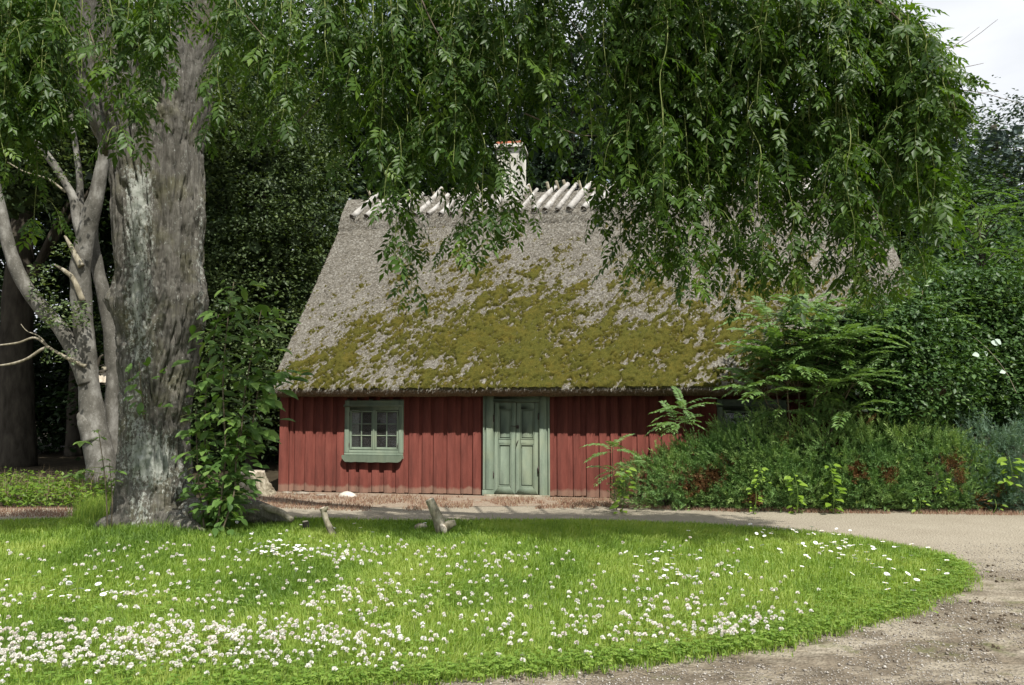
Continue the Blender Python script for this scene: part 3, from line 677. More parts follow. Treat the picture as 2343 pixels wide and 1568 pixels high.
# loose straw ends over the slope and along the lip
def straws(n, a, s, off, ln, wd, spread, lift):
    d = np.stack([RNG.normal(0, spread, n) - .25, -np.cos(ALPHA) * np.ones(n), -np.sin(ALPHA) * np.ones(n)], -1)
    nn = np.array([0, -math.sin(ALPHA), math.cos(ALPHA)]); d = d + nn * lift[:, None]
    T = np.array([[-.5, 0, 0], [.5, 0, 0], [0.1, 1, 0]]); F = np.array([[0, 1, 2]])
    pos = roof_xyz(a, s, off)
    return scatter(T, F, pos, frames(d, nn + rdir(n) * .5), np.stack([wd, ln, wd], -1), RNG.random(n))
n = 60000; a_ = RNG.uniform(X0, X1, n); s_ = RNG.uniform(0.05, SL, n)
S1 = straws(n, a_, s_, np.full(n, -.005), RNG.uniform(.025, .08, n), RNG.uniform(.006, .013, n), .5, RNG.uniform(.1, .6, n))
n = 2500; S2 = straws(n, RNG.uniform(X0, X1, n), RNG.uniform(0, .05, n), RNG.uniform(-.08, .0, n), RNG.uniform(.03, .09, n), RNG.uniform(.006, .012, n), .3, RNG.uniform(-.1, .1, n))
n = 1600; S4 = straws(n, RNG.uniform(X0, X1, n), RNG.uniform(0.05, SL * .7, n), RNG.uniform(.02, .05, n), RNG.uniform(.04, .11, n), RNG.uniform(.005, .01, n), .8, RNG.uniform(.0, .3, n))
V, F, r = cat_meshes([S1, S2, S4])
o = hpart('straw', V, F, MT['straw'], roof, rnd=r); o['kind'] = 'stuff'
# ridge cover of rough straw
na2, nq = 260, 26
ra = np.linspace(X0 - .03, X1 + .03, na2); q = np.linspace(-1, 1, nq)
AA, QQ = np.meshgrid(ra, q, indexing='xy'); AA = AA.ravel(); QQ = QQ.ravel()
half = 1.05 + .05 * (fbm(np.stack([AA * 2, AA * 0, AA * 0], -1), 3, 2) - .5)
sl = np.abs(QQ) * half; yy = HD / 2 + np.sign(QQ) * np.sqrt(sl ** 2 + .0) * math.cos(ALPHA); zz = ZR - sl * math.sin(ALPHA)
zz = np.minimum(zz, ZR - .06 + 0 * zz) + .13 * (1 - np.abs(QQ) ** 6) ; yy = yy - np.sign(-QQ) * -1 * 0
rn = .07 * (fbm(np.stack([AA * 5, QQ * 5, AA * 0], -1), 4, 14, .65) - .5)
zz += rn - .045 * np.sin((AA - X0) / (X1 - X0) * np.pi)
yy -= np.where(QQ < 0, .06, -.06) * (1 - np.abs(QQ) ** 4)
ii = (np.arange(nq - 1)[:, None] * na2 + np.arange(na2 - 1)[None]).ravel()
ridge = hpart('ridge_cover', np.stack([AA, yy, zz], -1), np.stack([ii, ii + 1, ii + 1 + na2, ii + na2], -1), MT['thatch'], roof, smooth=True, extra={'moss': 0 * AA})
n = 9000; ra_ = RNG.uniform(X0, X1, n); sv = RNG.uniform(0, 1.06, n)
S3 = straws(n, ra_, SL - sv, np.where(sv > .9, .08, .13) + RNG.normal(0, .015, n), RNG.uniform(.05, .13, n), RNG.uniform(.005, .01, n), .9, RNG.uniform(-.1, .35, n))
o = hpart('ridge_straw', *S3[:2], MT['straw'], ridge if False else roof, rnd=S3[2]); o['kind'] = 'stuff'
# crossed ridge sticks
pxs = []
k = 0; xs = 0.22
nn = np.array([0, -math.sin(ALPHA), math.cos(ALPHA)]); up_s = np.array([0, math.cos(ALPHA), math.sin(ALPHA)])
while xs < HL - 0.1:
    ln = random.uniform(.8, 1.08); wdt = random.uniform(.056, .085)
    sagx = -.045 * math.sin((xs - X0) / (X1 - X0) * math.pi)
    b = np.array([xs, HD / 2, ZR + .10 + sagx]) - up_s * .84 + nn * .07
    lean = random.uniform(.38, .52); t = b + (up_s + np.array([lean, 0, 0])) * ln
    bend = rdir(1)[0] * .035
    V, Fs = tube([b, (b + t) / 2 + bend, t], [wdt, wdt * .95, wdt * .7], 7, 7)
    nq_ = len(Fs[0]); mid = np.concatenate([np.zeros(nq_), np.ones(7), np.zeros(7)])
    hpart('ridge_stick', V, Fs, [MT['stick'], MT['stickend']], roof, midx=mid, smooth=False)
    up_b = np.array([0, -math.cos(ALPHA), math.sin(ALPHA)])
    b2 = np.array([xs + lean * .86 - .02, HD / 2, ZR + .10 + sagx]) - up_b * .8 + np.array([0, .08, .05]); t2 = b2 + (up_b + np.array([random.uniform(-.25, -.1), 0, 0])) * random.uniform(.95, 1.08)
    V, Fs = tube([b2, t2], [.045, .035], 3, 6); hpart('ridge_stick', V, Fs, MT['dead'], roof)
    xs += random.uniform(.26, .36)
# chimney
cxl = 0.5 * (wall_xz(1140, 380, HD / 2)[0] + wall_xz(1198, 380, HD / 2)[0]); cz1 = wall_xz(1170, 334, HD / 2)[1]; hw = .31
ch = hbox('chimney', cxl - hw, cxl + hw, HD / 2 - .3, HD / 2 + .3, ZR - .6, cz1 - .16, MT['plaster'], b=.02, j=.006)
hbox('chimney_collar', cxl - hw - .05, cxl + hw + .05, HD / 2 - .36, HD / 2 + .36, cz1 - .158, cz1 - .05, MT['plaster'], ch, b=.02, j=.008)
for k in range(5):
    w5 = (2 * hw) / 5; hbox('brick', cxl - hw + k * w5 + .006, cxl - hw + (k + 1) * w5 - .006, HD / 2 - .3 + random.uniform(-.01, .01), HD / 2 - .18, cz1 - .048, cz1 + .012, MT['brick'], ch, b=.006)
    hbox('brick', cxl - hw + k * w5 + .006, cxl - hw + (k + 1) * w5 - .006, HD / 2 + .18, HD / 2 + .3, cz1 - .048, cz1 + .012, MT['brick'], ch, b=.006)

def outside_house(V, m=0.1):
    L = (V - HMn[:3, 3]) @ HMn[:3, :3]
    zt = ZE + np.minimum(L[:, 1] + OVH, HD + OVH - L[:, 1]) * math.tan(ALPHA) + .1
    ins = (L[:, 0] > -m - .06) & (L[:, 0] < HL + m) & (L[:, 1] > -m - .06) & (L[:, 1] < HD + m) & (L[:, 2] < zt)
    ins |= (L[:, 0] > -m - .06) & (L[:, 0] < HL + m) & (L[:, 1] > -OVH - m) & (L[:, 1] < HD + OVH) & (L[:, 2] < zt) & (L[:, 2] > ZE - .2)
    return ~ins

def crown_leaves(c, rad, n_cl, per, ls, flat=.35, cs=.5, shell=.5, droop=0.0, tmpl=LEAF2, wd=.6, mirror=True, up=1.0):
    """clumps of leaves through an ellipsoid, most of them near its surface"""
    c = np.array(c); rad = np.array(rad)
    d = rdir(n_cl)
    if mirror: d[:, 1] = np.where(RNG.random(n_cl) < .6, -np.abs(d[:, 1]), d[:, 1])
    t = RNG.uniform(shell ** 3, 1, n_cl) ** (1 / 3); lump = .78 + .45 * fbm(d * 2.1 + c * .37, 3, 12)
    cc = c + d * rad * (t * lump)[:, None]
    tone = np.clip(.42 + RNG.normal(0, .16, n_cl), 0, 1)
    k = np.repeat(np.arange(n_cl), per); n_ = len(k); csz = cs * RNG.uniform(.6, 1.3, n_cl)
    off = RNG.normal(size=(n_, 3)) * np.array([1, 1, flat]) * csz[k][:, None]
    off[:, 2] -= droop * (off[:, 0] ** 2 + off[:, 1] ** 2) / np.maximum(csz[k], .05)
    pos = cc[k] + off; keep = (pos[:, 2] > .03) & outside_house(pos)
    pos = pos[keep]; k = k[keep]; n_ = len(pos)
    dr = nrm(off[keep] * [1, 1, .2] + RNG.normal(0, .25, (n_, 3)) + [0, 0, -.12]); nm = RNG.normal(0, .45, (n_, 3)) + d[k] * .35 + [0, 0, up]
    sc = ls * RNG.uniform(.7, 1.3, n_)
    return scatter(*tmpl, pos, frames(dr, nm), np.stack([sc * wd, sc, sc], -1), np.clip(tone[k] + RNG.normal(0, .13, n_), 0, 1))

# ================================================================== the weeping ash
TY = 10.9
tb = P(345, 1200, TY); tb.z = 0
ash = Thing('weeping_ash', tb, 'huge furrowed ash trunk with pale lichen and a weeping curtain of leaves', 'tree')
def bark_disp(amp, seed):
    def f(Pp, th, s, r):
        ang = th * r * 1.0; wob = (fbm(Pp * [1.2, 1.2, 1.0], 3, seed) - .5) * 0.5
        cx, sx = np.cos(th), np.sin(th)
        q = np.stack([cx * r * 13 + wob * 2.5, sx * r * 13 + wob * 2.5, s * .95], -1)
        n1 = vnoise(q, seed); n2 = vnoise(q * [1.7, 1.7, 2.4] + 9, seed + 3)
        return -amp * np.exp(-(np.abs(n1 - .5) / .085) ** 2) - amp * .6 * np.exp(-(np.abs(n2 - .5) / .085) ** 2) + amp * .3 * (vnoise(Pp * [9, 9, 5], seed + 4) - .4) + amp * .3 * (vnoise(Pp * 32, seed + 5) - .5)
    return f
tr_v = [(1226, 262, 446), (1190, 264, 444), (1150, 268, 440), (1100, 274, 434), (1030, 279, 429), (950, 281, 430), (880, 280, 438), (780, 274, 458), (690, 268, 466), (600, 270, 462), (480, 262, 464), (340, 254, 460), (260, 236, 466), (190, 226, 468)]
k_ = TY / FPX
pts = [P((a + b) / 2, v, TY) for v, a, b in tr_v]; rad = [(b - a) / 2 * k_ for v, a, b in tr_v]
pts[0].z = -0.1
bd = bark_disp(.07, 3)
def trunk_disp(Pp, th, s, r):
    d = bd(Pp, th, s, r)
    z = Pp[:, 2]
    d = d + .12 * np.exp(-np.clip(z, 0, 9) / .2) * (0.35 + 0.9 * np.maximum(0, np.cos(th * 5 + .6)) ** 1.5)
    for (u, v, side, amp, sz) in ((246, 690, -1, .16, .2), (486, 690, 1, .12, .28), (478, 480, 1, .08, .25), (440, 745, 1, .06, .2)):
        c = P(u, v, TY - .12); dd = np.linalg.norm(Pp - np.array(c), axis=1); d = d + amp * np.exp(-(dd / sz) ** 2) * (1 + .6 * (vnoise(Pp * 11, 60) - .5))
    return d
V, F = tube(pts, rad, 320, 220, True, trunk_disp)
def lichen(V):
    u, v = proj(V); m = np.zeros(len(V))
    m = np.maximum(m, .95 * np.exp(-((u - 318) / 34) ** 2) * np.clip((v - 350) / 60, 0, 1) * (1 - .35 * np.clip((v - 700) / 60, 0, 1)))
    m = np.maximum(m, 1.15 * np.exp(-((u - 345) / 75) ** 2 - ((v - 1050) / 75) ** 2))
    m = np.maximum(m, .62 * np.exp(-((u - 300) / 40) ** 2 - ((v - 930) / 90) ** 2))
    m = np.maximum(m, .55 * np.exp(-((u - 420) / 40) ** 2 - ((v - 1100) / 90) ** 2))
    m = np.maximum(m, .5 * np.exp(-((u - 460) / 12) ** 2) * np.clip((v - 400) / 60, 0, 1) * np.clip((820 - v) / 60, 0, 1))
    m = np.maximum(m, .12)
    back = V[:, 1] > TY + .2; m[back] = .2
    m = m * (.55 + .9 * fbm(V * [2.2, 2.2, 1.6], 4, 91))
    return np.clip(m, 0, 1.2)
def bark_part(name, V, F, parent=None):
    me = make_mesh(name, V, F, mats=(MT['bark'],), smooth=True, extra={'lichen': lichen(V)})
    return ash.part(name, me)
bark_part('trunk', V, F)
def limb(name, uvY, rr, rings, sides=40, amp=.03, seed=5):
    V, F = tube([P(*q) for q in uvY], rr, rings, sides, True, bark_disp(amp, seed)); bark_part(name, V, F)
limb('limb', [(300, 330, 10.9), (235, 200, 10.8), (205, 90, 10.6), (190, -40, 10.4), (150, -250, 10.0)], [.42, .36, .33, .31, .26], 90, 80, .04, 7)
limb('limb', [(390, 330, 10.95), (425, 200, 10.95), (455, 90, 10.9), (500, -40, 10.8), (600, -80, 10.4), (900, -90, 9.2), (1250, -80, 8.5), (1600, -70, 8.2)], [.46, .42, .38, .36, .3, .22, .15, .08], 160, 80, .04, 8)
limb('limb', [(200, 60, 10.6), (110, 15, 10.5), (30, 30, 10.3), (-120, 60, 9.9), (-300, 30, 9.6)], [.22, .2, .18, .15, .1], 70, 50, .03, 9)
limb('limb', [(900, -85, 9.2), (1300, -75, 8.4), (1700, -60, 8.2), (1950, -20, 8.1), (2120, 70, 8.05)], [.12, .1, .07, .045, .02], 60, 14, .006, 10)
limb('root', [(430, 1180, 10.8), (500, 1175, 10.75), (560, 1168, 10.8), (630, 1185, 10.9), (660, 1200, 10.95)], [.26, .22, .18, .13, .05], 60, 30, .025, 11)
limb('root', [(300, 1195, 10.7), (250, 1200, 10.4), (215, 1212, 10.3)], [.2, .13, .05], 24, 24, .02, 12)
limb('root', [(380, 1190, 10.6), (430, 1205, 10.25), (470, 1215, 10.1)], [.2, .12, .04], 24, 24, .02, 13)

# --- one compound ash leaf: rachis along +Y (hanging), leaflets in pairs
def ash_leaf(npair, L, seed):
    rg = np.random.default_rng(seed); parts = []
    ax = np.array([[0, 0, 0], [0, L * .45, .015], [0, L * .8, -.01], [0, L, -.03]])
    V, F = tube(ax, [.0022, .002, .0016, .001], 4, 3, False); parts.append((V, F, .8))
    ps, ds, ns_, sc = [], [], [], []
    for k in range(npair):
        t = .3 + .62 * k / max(npair - 1, 1); p = np.array([0, L * t, .01 - .03 * t * t])
        for s in (-1, 1):
            an = rg.uniform(.75, 1.05); d = np.array([s * math.sin(an), math.cos(an), rg.uniform(-.45, -.1)])
            ps.append(p + rg.normal(0, .003, 3)); ds.append(d); ns_.append(np.array([s * -.25 + rg.normal(0, .25), rg.normal(0, .2), 1])); sc.append(rg.uniform(.062, .11) * (1 - .3 * abs(t - .6)))
    ps.append(np.array([0, L, -.03])); ds.append(np.array([rg.normal(0, .1), 1, -.3])); ns_.append(np.array([0, .2, 1])); sc.append(rg.uniform(.09, .11))
    sc = np.array(sc); V, F, r = scatter(*LEAF, np.array(ps), frames(np.array(ds), np.array(ns_)), np.stack([sc * .4, sc, sc * .6], -1), rg.normal(0, .09, len(sc)))
    return parts, (V, F, r)
ALEAF = []
for k in range(6):
    pr, lf = ash_leaf([3, 4, 4, 5, 4, 3][k], [.18, .22, .25, .27, .23, .2][k], 100 + k); tw = cat_meshes(pr); ALEAF.append((tw, lf))
ALEAF_ME = []
for (tw, lf) in ALEAF:
    V, Fs, r = cat_meshes([(tw[0], tw[1], .9), (lf[0], lf[1], lf[2] + .45)]); ALEAF_ME.append(make_mesh('leaf', V, Fs, r, (MT['ash'],)))

def strand(L, seed, separate=False):
    """a hanging twig of length L: twig mesh, foliage mesh, leaf matrices"""
    rg = np.random.default_rng(seed); n = max(4, int(L / .3))
    sway = rg.normal(0, .13, 2); pts = [np.array([0, 0, 0.0])]
    for k in range(1, n + 1):
        t = k / n; pts.append(np.array([sway[0] * (t - .55 * t * t) * L + rg.normal(0, .02), sway[1] * (t - .55 * t * t) * L + rg.normal(0, .02), -L * t]))
    q, rr = spline(pts, np.linspace(.0085, .003, n + 1), 4 * n)
    tw = [tube(pts, np.linspace(.0085, .003, n + 1), 3 * n, 4, False)]
    mats = []; t = .04; ph = rg.uniform(0, 6.28)
    while t < 1:
        i = int(t * (len(q) - 1)); p = q[i]; ph += math.pi / 2 + rg.normal(0, .3)
        for s in (0, math.pi):
            if rg.random() < .12: continue
            a = ph + s + rg.normal(0, .25); out = np.array([math.cos(a), math.sin(a), 0])
            dn = rg.uniform(.5, 1.3); d = nrm(out + np.array([0, 0, -dn])); nm = out * dn + np.array([0, 0, 1.0]) + rg.normal(0, .35, 3)
            mats.append((p, frames(d[None], nm[None])[0], rg.uniform(.75, 1.5), rg.integers(0, 6)))
        if rg.random() < .3 and t < .93:                 # a side shoot
            a = ph + rg.uniform(0, 6.28); ln = rg.uniform(.22, .6); o1 = np.array([math.cos(a), math.sin(a), 0]); sp = [p, p + o1 * ln * .4 + [0, 0, -ln * .2], p + o1 * ln * .62 + [0, 0, -ln * .58], p + o1 * ln * .7 + [0, 0, -ln]]
            tw.append(tube(sp, [.004, .003, .0025, .0018], 7, 3, False)); sq, _ = spline(sp, np.zeros(4), 20)
            for z in range(int(ln / .085)):
                pp = sq[min(19, 3 + int(17 * (z + rg.random()) * .085 / ln))]; b_ = rg.uniform(0, 6.28); o2 = np.array([math.cos(b_), math.sin(b_), 0]); dn = rg.uniform(.4, 1.6); d = nrm(o2 + np.array([0, 0, -dn]))
                mats.append((pp, frames(d[None], (o2 * dn + np.array([0, 0, 1.0]) + rg.normal(0, .35, 3))[None])[0], rg.uniform(.6, 1.15), rg.integers(0, 6)))
        t += rg.uniform(.08, .13) / L * (1 if rg.random() > .15 else 2.4)
    i = len(q) - 1; mats.append((q[i], frames(np.array([[.1, 0, -1.0]]), np.array([[1.0, .3, .2]]))[0], .8, 0))
    return tw, mats
def strand_foliage(mats, seed):
    rg = np.random.default_rng(seed + 999); lst = []
    for (p, rot, sc, k) in mats:
        tw, lf = ALEAF[k]; base = np.clip(rg.normal(.4, .17), 0, 1)
        lst.append((tw[0] @ rot.T * sc + p, tw[1], .95)); lst.append((lf[0] @ rot.T * sc + p, lf[1], np.clip(lf[2] + base, 0, 1)))
    return cat_meshes(lst)
LENS = [.7, 1.0, 1.35, 1.7, 2.1, 2.6, 3.1, 3.7, 4.3]
TPL = {}
for li, L in enumerate(LENS):
    for vv in range(2):
        tw, mats = strand(L, 1000 + li * 10 + vv); V, Fs, r = cat_meshes([(a_[0], a_[1], .5) for a_ in tw])
        V2, F2, r2 = strand_foliage(mats, li * 10 + vv)
        TPL[(li, vv)] = (make_mesh('hanging_branch', V, Fs, None, (MT['gtwig'],)), make_mesh('foliage', V2, F2, r2, (MT['ash'],)), mats)
BOT = np.array([(-150, 480), (0, 490), (25, 500), (60, 430), (110, 350), (150, 250), (200, 220), (240, 360), (325, 380), (350, 200), (450, 190), (480, 330), (520, 300), (600, 330), (700, 330), (750, 380), (790, 440), (850, 430), (905, 470), (935, 600), (1000, 650), (1050, 610), (1100, 570), (1135, 600), (1142, 330),
                (1200, 320), (1222, 330), (1300, 375), (1375, 400), (1395, 600), (1450, 570), (1500, 680), (1530, 700), (1580, 600), (1620, 590), (1660, 690), (1700, 740), (1730, 690), (1800, 640), (1850, 620), (1900, 660), (1980, 650), (2050, 620), (2100, 540), (2140, 470), (2170, 360), (2200, 240)], float)
TOPV = np.array([(-200, -35), (1650, -35), (1800, -35), (1900, -30), (1980, -15), (2050, 15), (2100, 60), (2150, 130), (2200, 220)], float)
def add_strand(u, vb, Y, vt, sep=False):
    top = P(u, vt, Y); bot = P(u, vb, Y); L = max(.5, top.z - bot.z)
    li = int(np.argmin([abs(L - x) for x in LENS])); vv = random.randrange(2); sc = L / LENS[li]
    tw, fo, mats = TPL[(li, vv)]
    mw = Matrix.Translation((bot.x, top.y, top.z)) @ Matrix.Rotation(random.uniform(0, 6.28), 4, 'Z') @ Matrix.Diagonal((1, 1, sc, 1))
    b = ash.part('hanging_branch', tw, mw)
    if sep:
        for (p, rot, s, k) in mats:
            o = link('leaf', ALEAF_ME[k], b); o.matrix_basis = Matrix.Translation(Vector(p)) @ Matrix(rot.tolist()).to_4x4() @ Matrix.Diagonal((s, s, s, 1))
    else: link('foliage', fo, b)
    return b
rs = random.Random(5)
n_leaf = 0; strands = []
def ybase(u): return float(np.interp(u, [-100, 300, 480, 600, 1000, 1500, 1900, 2200], [8.1, 8.3, 8.5, 8.3, 8.15, 8.1, 8.05, 8.05]))
# hem of the curtain: strands that reach its lower edge
u = -120.0
while u < 2190:
    dens_ = float(np.interp(u, [-100, 120, 150, 225, 235, 325, 340, 470, 490, 740, 780, 915, 935, 1240, 1280, 1370, 1400, 2200], [1, 1, .35, .35, .9, .9, .3, .3, .5, .5, .55, .55, 1.2, 1.2, .4, .5, 1.2, 2.0]))
    vb = float(np.interp(u, BOT[:, 0], BOT[:, 1])); vt = float(np.interp(u, TOPV[:, 0], TOPV[:, 1]))
    strands.append((u, vb - (rs.uniform(-30, 35) if rs.random() < (.62 if u > 1390 or 930 < u < 1140 else .42) else rs.uniform(50, 230)), ybase(u) + rs.uniform(-.5, .5), vt - rs.uniform(0, 30)))
    u += 26 / dens_ * rs.uniform(.6, 1.4)
# the mass above
for k in range(200):
    u = rs.uniform(-130, 2190)
    wgt = float(np.interp(u, [-100, 120, 150, 460, 500, 740, 800, 1240, 1300, 1380, 1420, 2100, 2190], [.8, .8, .12, .12, .35, .4, 1, .9, .55, .6, 1, 1, .8]))
    if rs.random() > wgt: continue
    vb0 = float(np.interp(u, BOT[:, 0], BOT[:, 1])); vt = float(np.interp(u, TOPV[:, 0], TOPV[:, 1]))
    vb = vt + (vb0 - vt) * rs.uniform(.35, .9)
    strands.append((u, vb, ybase(u) + rs.uniform(-.6, .6), vt - rs.uniform(0, 40)))
order = sorted(range(len(strands)), key=lambda i: strands[i][2])
sepset = set(); acc = 0
for i in order:
    L = P(0, strands[i][3], strands[i][2]).z - P(0, strands[i][1], strands[i][2]).z
    li = int(np.argmin([abs(L - x) for x in LENS])); c = len(TPL[(li, 0)][2])
    if 200 < strands[i][0] < 2180 and strands[i][1] > 150 and L < 3 and acc + c < 300: sepset.add(i); acc += c
for i, s_ in enumerate(strands): add_strand(*s_, sep=i in sepset)
# arching twigs of the crown's right shoulder, some bare twig ends against the sky
def twig(uvY, r0, r1, mat='twig', name='twig', rings=24):
    V, F = tube([P(*q) for q in uvY], np.linspace(r0, r1, len(uvY)), rings, 6); me = make_mesh(name, V, F, mats=(MT[mat],), smooth=True); return ash.part(name, me)
for k in range(9):
    Y = 7.8 + .1 * k; j = rs.uniform(-25, 25)
    twig([(1500 + 30 * k, -75, Y + .4), (1750 + j, -55 + j * .3, Y + .2), (1950 + j, -30 + j * .5, Y), (2080 + j, 70 + j, Y - .05), (2170 + j * .5, 190 + j, Y - .1), (2195 - k * 6, 320 + 2 * j, Y - .1)], .02, .003)
for q in ([(2080, 70), (2180, 110), (2282, 45)], [(2060, 90), (2150, 120), (2240, 62)], [(2100, 170), (2200, 215), (2283, 206)], [(2130, 205), (2230, 210), (2342, 240)], [(2080, 60), (2090, -10), (2140, -60)], [(2140, 160), (2200, 155), (2250, 145)], [(1990, 60), (2040, 20), (2110, -20)]):
    twig([(a_, b_, 8.2) for a_, b_ in q], .006, .002, rings=10)
for q in ([(535, 0), (570, 45), (610, 92)], [(1020, -20), (1110, 60), (1190, 125)], [(1300, 40), (1340, 100), (1370, 155)], [(1450, 415), (1560, 320), (1700, 210), (1790, 150)], [(1740, 150), (1720, 300), (1690, 440)], [(1140, 20), (1260, 120), (1400, 270)], [(960, -10), (1010, 90), (1100, 170), (1180, 260)], [(1500, 400), (1640, 240), (1760, 110)], [(1200, 260), (1330, 310), (1420, 300)], [(1620, 240), (1630, 330), (1605, 440)], [(200, 60), (235, 160), (260, 260)], [(630, 330), (700, 260), (760, 190)]):
    Y = rs.uniform(7.9, 8.4); twig([(a_, b_, Y) for a_, b_ in q], .009, .003, rings=12)
# leafy sprays lying on the shoulder, pointing out and up
ps, ds, ks = [], [], []
for k in range(150):
    u = rs.uniform(1820, 2190); vt = float(np.interp(u, TOPV[:, 0], TOPV[:, 1])); v = vt + abs(rs.gauss(0, 60)) - 25
    ps.append(np.array(P(u, v, 8.2 + rs.uniform(-.4, .4)))); ds.append(nrm(np.array([rs.uniform(-.3, 1), rs.uniform(-.8, .3), rs.uniform(-.9, .3)]))); ks.append(rs.randrange(6))
lst = []
for p, d, k in zip(ps, ds, ks):
    tw, lf = ALEAF[k]; rot = frames(d[None], np.array([[rs.uniform(-.3, .3), -.3, 1]]))[0]; sc = rs.uniform(.9, 1.25)
    lst.append((tw[0] @ rot.T * sc + p, tw[1], .95)); lst.append((lf[0] @ rot.T * sc + p, lf[1], np.clip(lf[2] + rs.uniform(.4, .85), 0, 1)))
for k in range(330):                                  # the crown's roof, unseen above the frame, added sunward to shade the curtain
    x = rs.uniform(-.3, 2.7); y = rs.uniform(7.0, 8.0); z = 1.75 + 940 * y / FPX * 1.03 + rs.random() ** 1.3 * 1.1 + .1
    d = nrm(np.array([rs.uniform(-1, 1), rs.uniform(-1, .6), rs.uniform(-.7, .2)])); tw, lf = ALEAF[rs.randrange(6)]; rot = frames(d[None], np.array([[rs.uniform(-.4, .4), rs.uniform(-.4, .4), 1]]))[0]; sc = rs.uniform(1.0, 1.4); p = np.array([x, y, z])
    lst.append((tw[0] @ rot.T * sc + p, tw[1], .95)); lst.append((lf[0] @ rot.T * sc + p, lf[1], np.clip(lf[2] + rs.uniform(.3, .7), 0, 1)))
for k in range(6):
    x = -.2 + .5 * k; V, F = tube([P(1171 + x * 190, -80, 9.0), (x + .1, 8.2, 6.7), (x + .2, 7.5, 6.6), (x + .25, 6.9, 6.2)], [.03, .022, .014, .005], 12, 6); ash.part('twig', make_mesh('twig', V, F, mats=(MT['twig'],)))
V, Fs, r = cat_meshes(lst); o = ash.part('crown', make_mesh('crown', V, Fs, r, (MT['ash'],))); o['kind'] = 'stuff'

# ================================================================== leafy shoots by the trunk
LEAF8_ME = {}
def leaf8(mat, wd, rnd_):
    key = (mat, round(wd, 2), round(rnd_, 1))
    if key not in LEAF8_ME:
        V = LEAF8[0] * [wd, 1, .8]; LEAF8_ME[key] = make_mesh('leaf', V, LEAF8[1], np.full(len(V), rnd_), (MT[mat],), smooth=True)
    return LEAF8_ME[key]
def put_leaf(th, mat, p, d, nm, L, wd=.5, rnd_=.5, name='leaf'):
    rot = frames(np.array(d)[None], np.array(nm)[None])[0]
    return th.part(name, leaf8(mat, wd, min(1, max(0, round(rnd_, 1)))), Matrix.Translation(Vector(p)) @ Matrix(rot.tolist()).to_4x4() @ Matrix.Diagonal((L, L, L, 1)))
def stem(th, pts, r0, r1, mat='twig', name='stem', rings=None, sides=6):
    V, F = tube(pts, np.linspace(r0, r1, len(pts)), rings or 4 * len(pts), sides); return th.part(name, make_mesh(name, V, F, mats=(MT[mat],), smooth=True))
b0 = P(500, 1192, 10.3); b0.z = 0
sh = Thing('leafy_shoots', b0, 'clump of tall leafy green shoots against the right side of the big trunk', 'shrub')
rs = random.Random(9); nl = 0
stems = [[(495, 1195), (515, 1050), (510, 880), (520, 740), (535, 645)], [(505, 1195), (545, 1040), (560, 900), (580, 790), (600, 700)], [(510, 1190), (535, 1080), (575, 980), (595, 880), (640, 850)],
         [(480, 1195), (470, 1050), (470, 930), (480, 820), (500, 720)], [(505, 1195), (535, 1130), (540, 1040), (548, 980)], [(470, 1198), (455, 1110), (450, 1020), (448, 940)], [(490, 1196), (505, 1150), (510, 1110)]]
for si, st in enumerate(stems):
    Y = 10.05 + .09 * (si % 4); pts = [np.array(P(u, v, Y + .05 * k)) for k, (u, v) in enumerate(st)]; pts[0][2] = 0.0
    stem(sh, pts, .014, .005); q, _ = spline(pts, np.zeros(len(pts)), 60)
    n_ = int(len(st) * 11); 
    for k in range(n_):
        t = .08 + .92 * (k + rs.random()) / n_; i = min(59, int(t * 59)); p = q[i]; hgt = p[2]
        a_ = rs.uniform(0, 6.28); o_ = np.array([math.cos(a_) + .35, math.sin(a_) - .45, 0]); reach = rs.uniform(.05, .3)
        big = rs.uniform(.12, .2) if hgt < 1.2 else rs.uniform(.17, .28)
        p2 = p + o_ * reach + np.array([0, 0, rs.uniform(-.05, .08)]); d = nrm(o_ + np.array([rs.uniform(-.2, .5), 0, rs.uniform(-.75, .1)]))
        if nl < 300: put_leaf(sh, 'shoot', p2, d, (rs.uniform(-.5, .3), rs.uniform(-.8, .1), 1), big, rs.uniform(.42, .55), rs.betavariate(2, 3) if hgt < .9 else rs.betavariate(2.4, 2)); nl += 1
        if k % 3 == 0: stem(sh, [p, (p + p2) / 2 + [0, 0, .02], p2], .003, .002, 'gtwig', 'leaf_stalk', 4, 4)
fl = []
for si, st in enumerate(stems):
    m = 95; t = RNG.random(m) * (len(st) - 1); i = np.clip(t.astype(int), 0, len(st) - 2); f = t - i
    uu = np.array([st[a_][0] for a_ in i]) * (1 - f) + np.array([st[a_ + 1][0] for a_ in i]) * f + RNG.normal(4, 18, m); vv = np.array([st[a_][1] for a_ in i]) * (1 - f) + np.array([st[a_ + 1][1] for a_ in i]) * f + RNG.normal(0, 14, m)
    uu = np.where(vv > 1040, np.minimum(uu, 548 + RNG.normal(0, 6, m)), uu); c = np.array([list(P(a_, b_, 10.25 + RNG.normal(0, .15))) for a_, b_ in zip(uu, np.minimum(vv, 1188))]); sc = RNG.uniform(.1, .2, m)
    fl.append(scatter(*LEAF8, c, frames(nrm(RNG.normal(size=(m, 3)) * [1, .8, .5] + [.25, -.2, -.3]), RNG.normal(0, .4, (m, 3)) + [0, -.4, 1]), np.stack([sc * .5, sc, sc * .8], -1), np.clip(RNG.normal(.38, .2, m), 0, 1)))
V, F, r = cat_meshes(fl); o = sh.part('foliage', make_mesh('foliage', V, F, r, (MT['shoot'],))); o['kind'] = 'stuff'
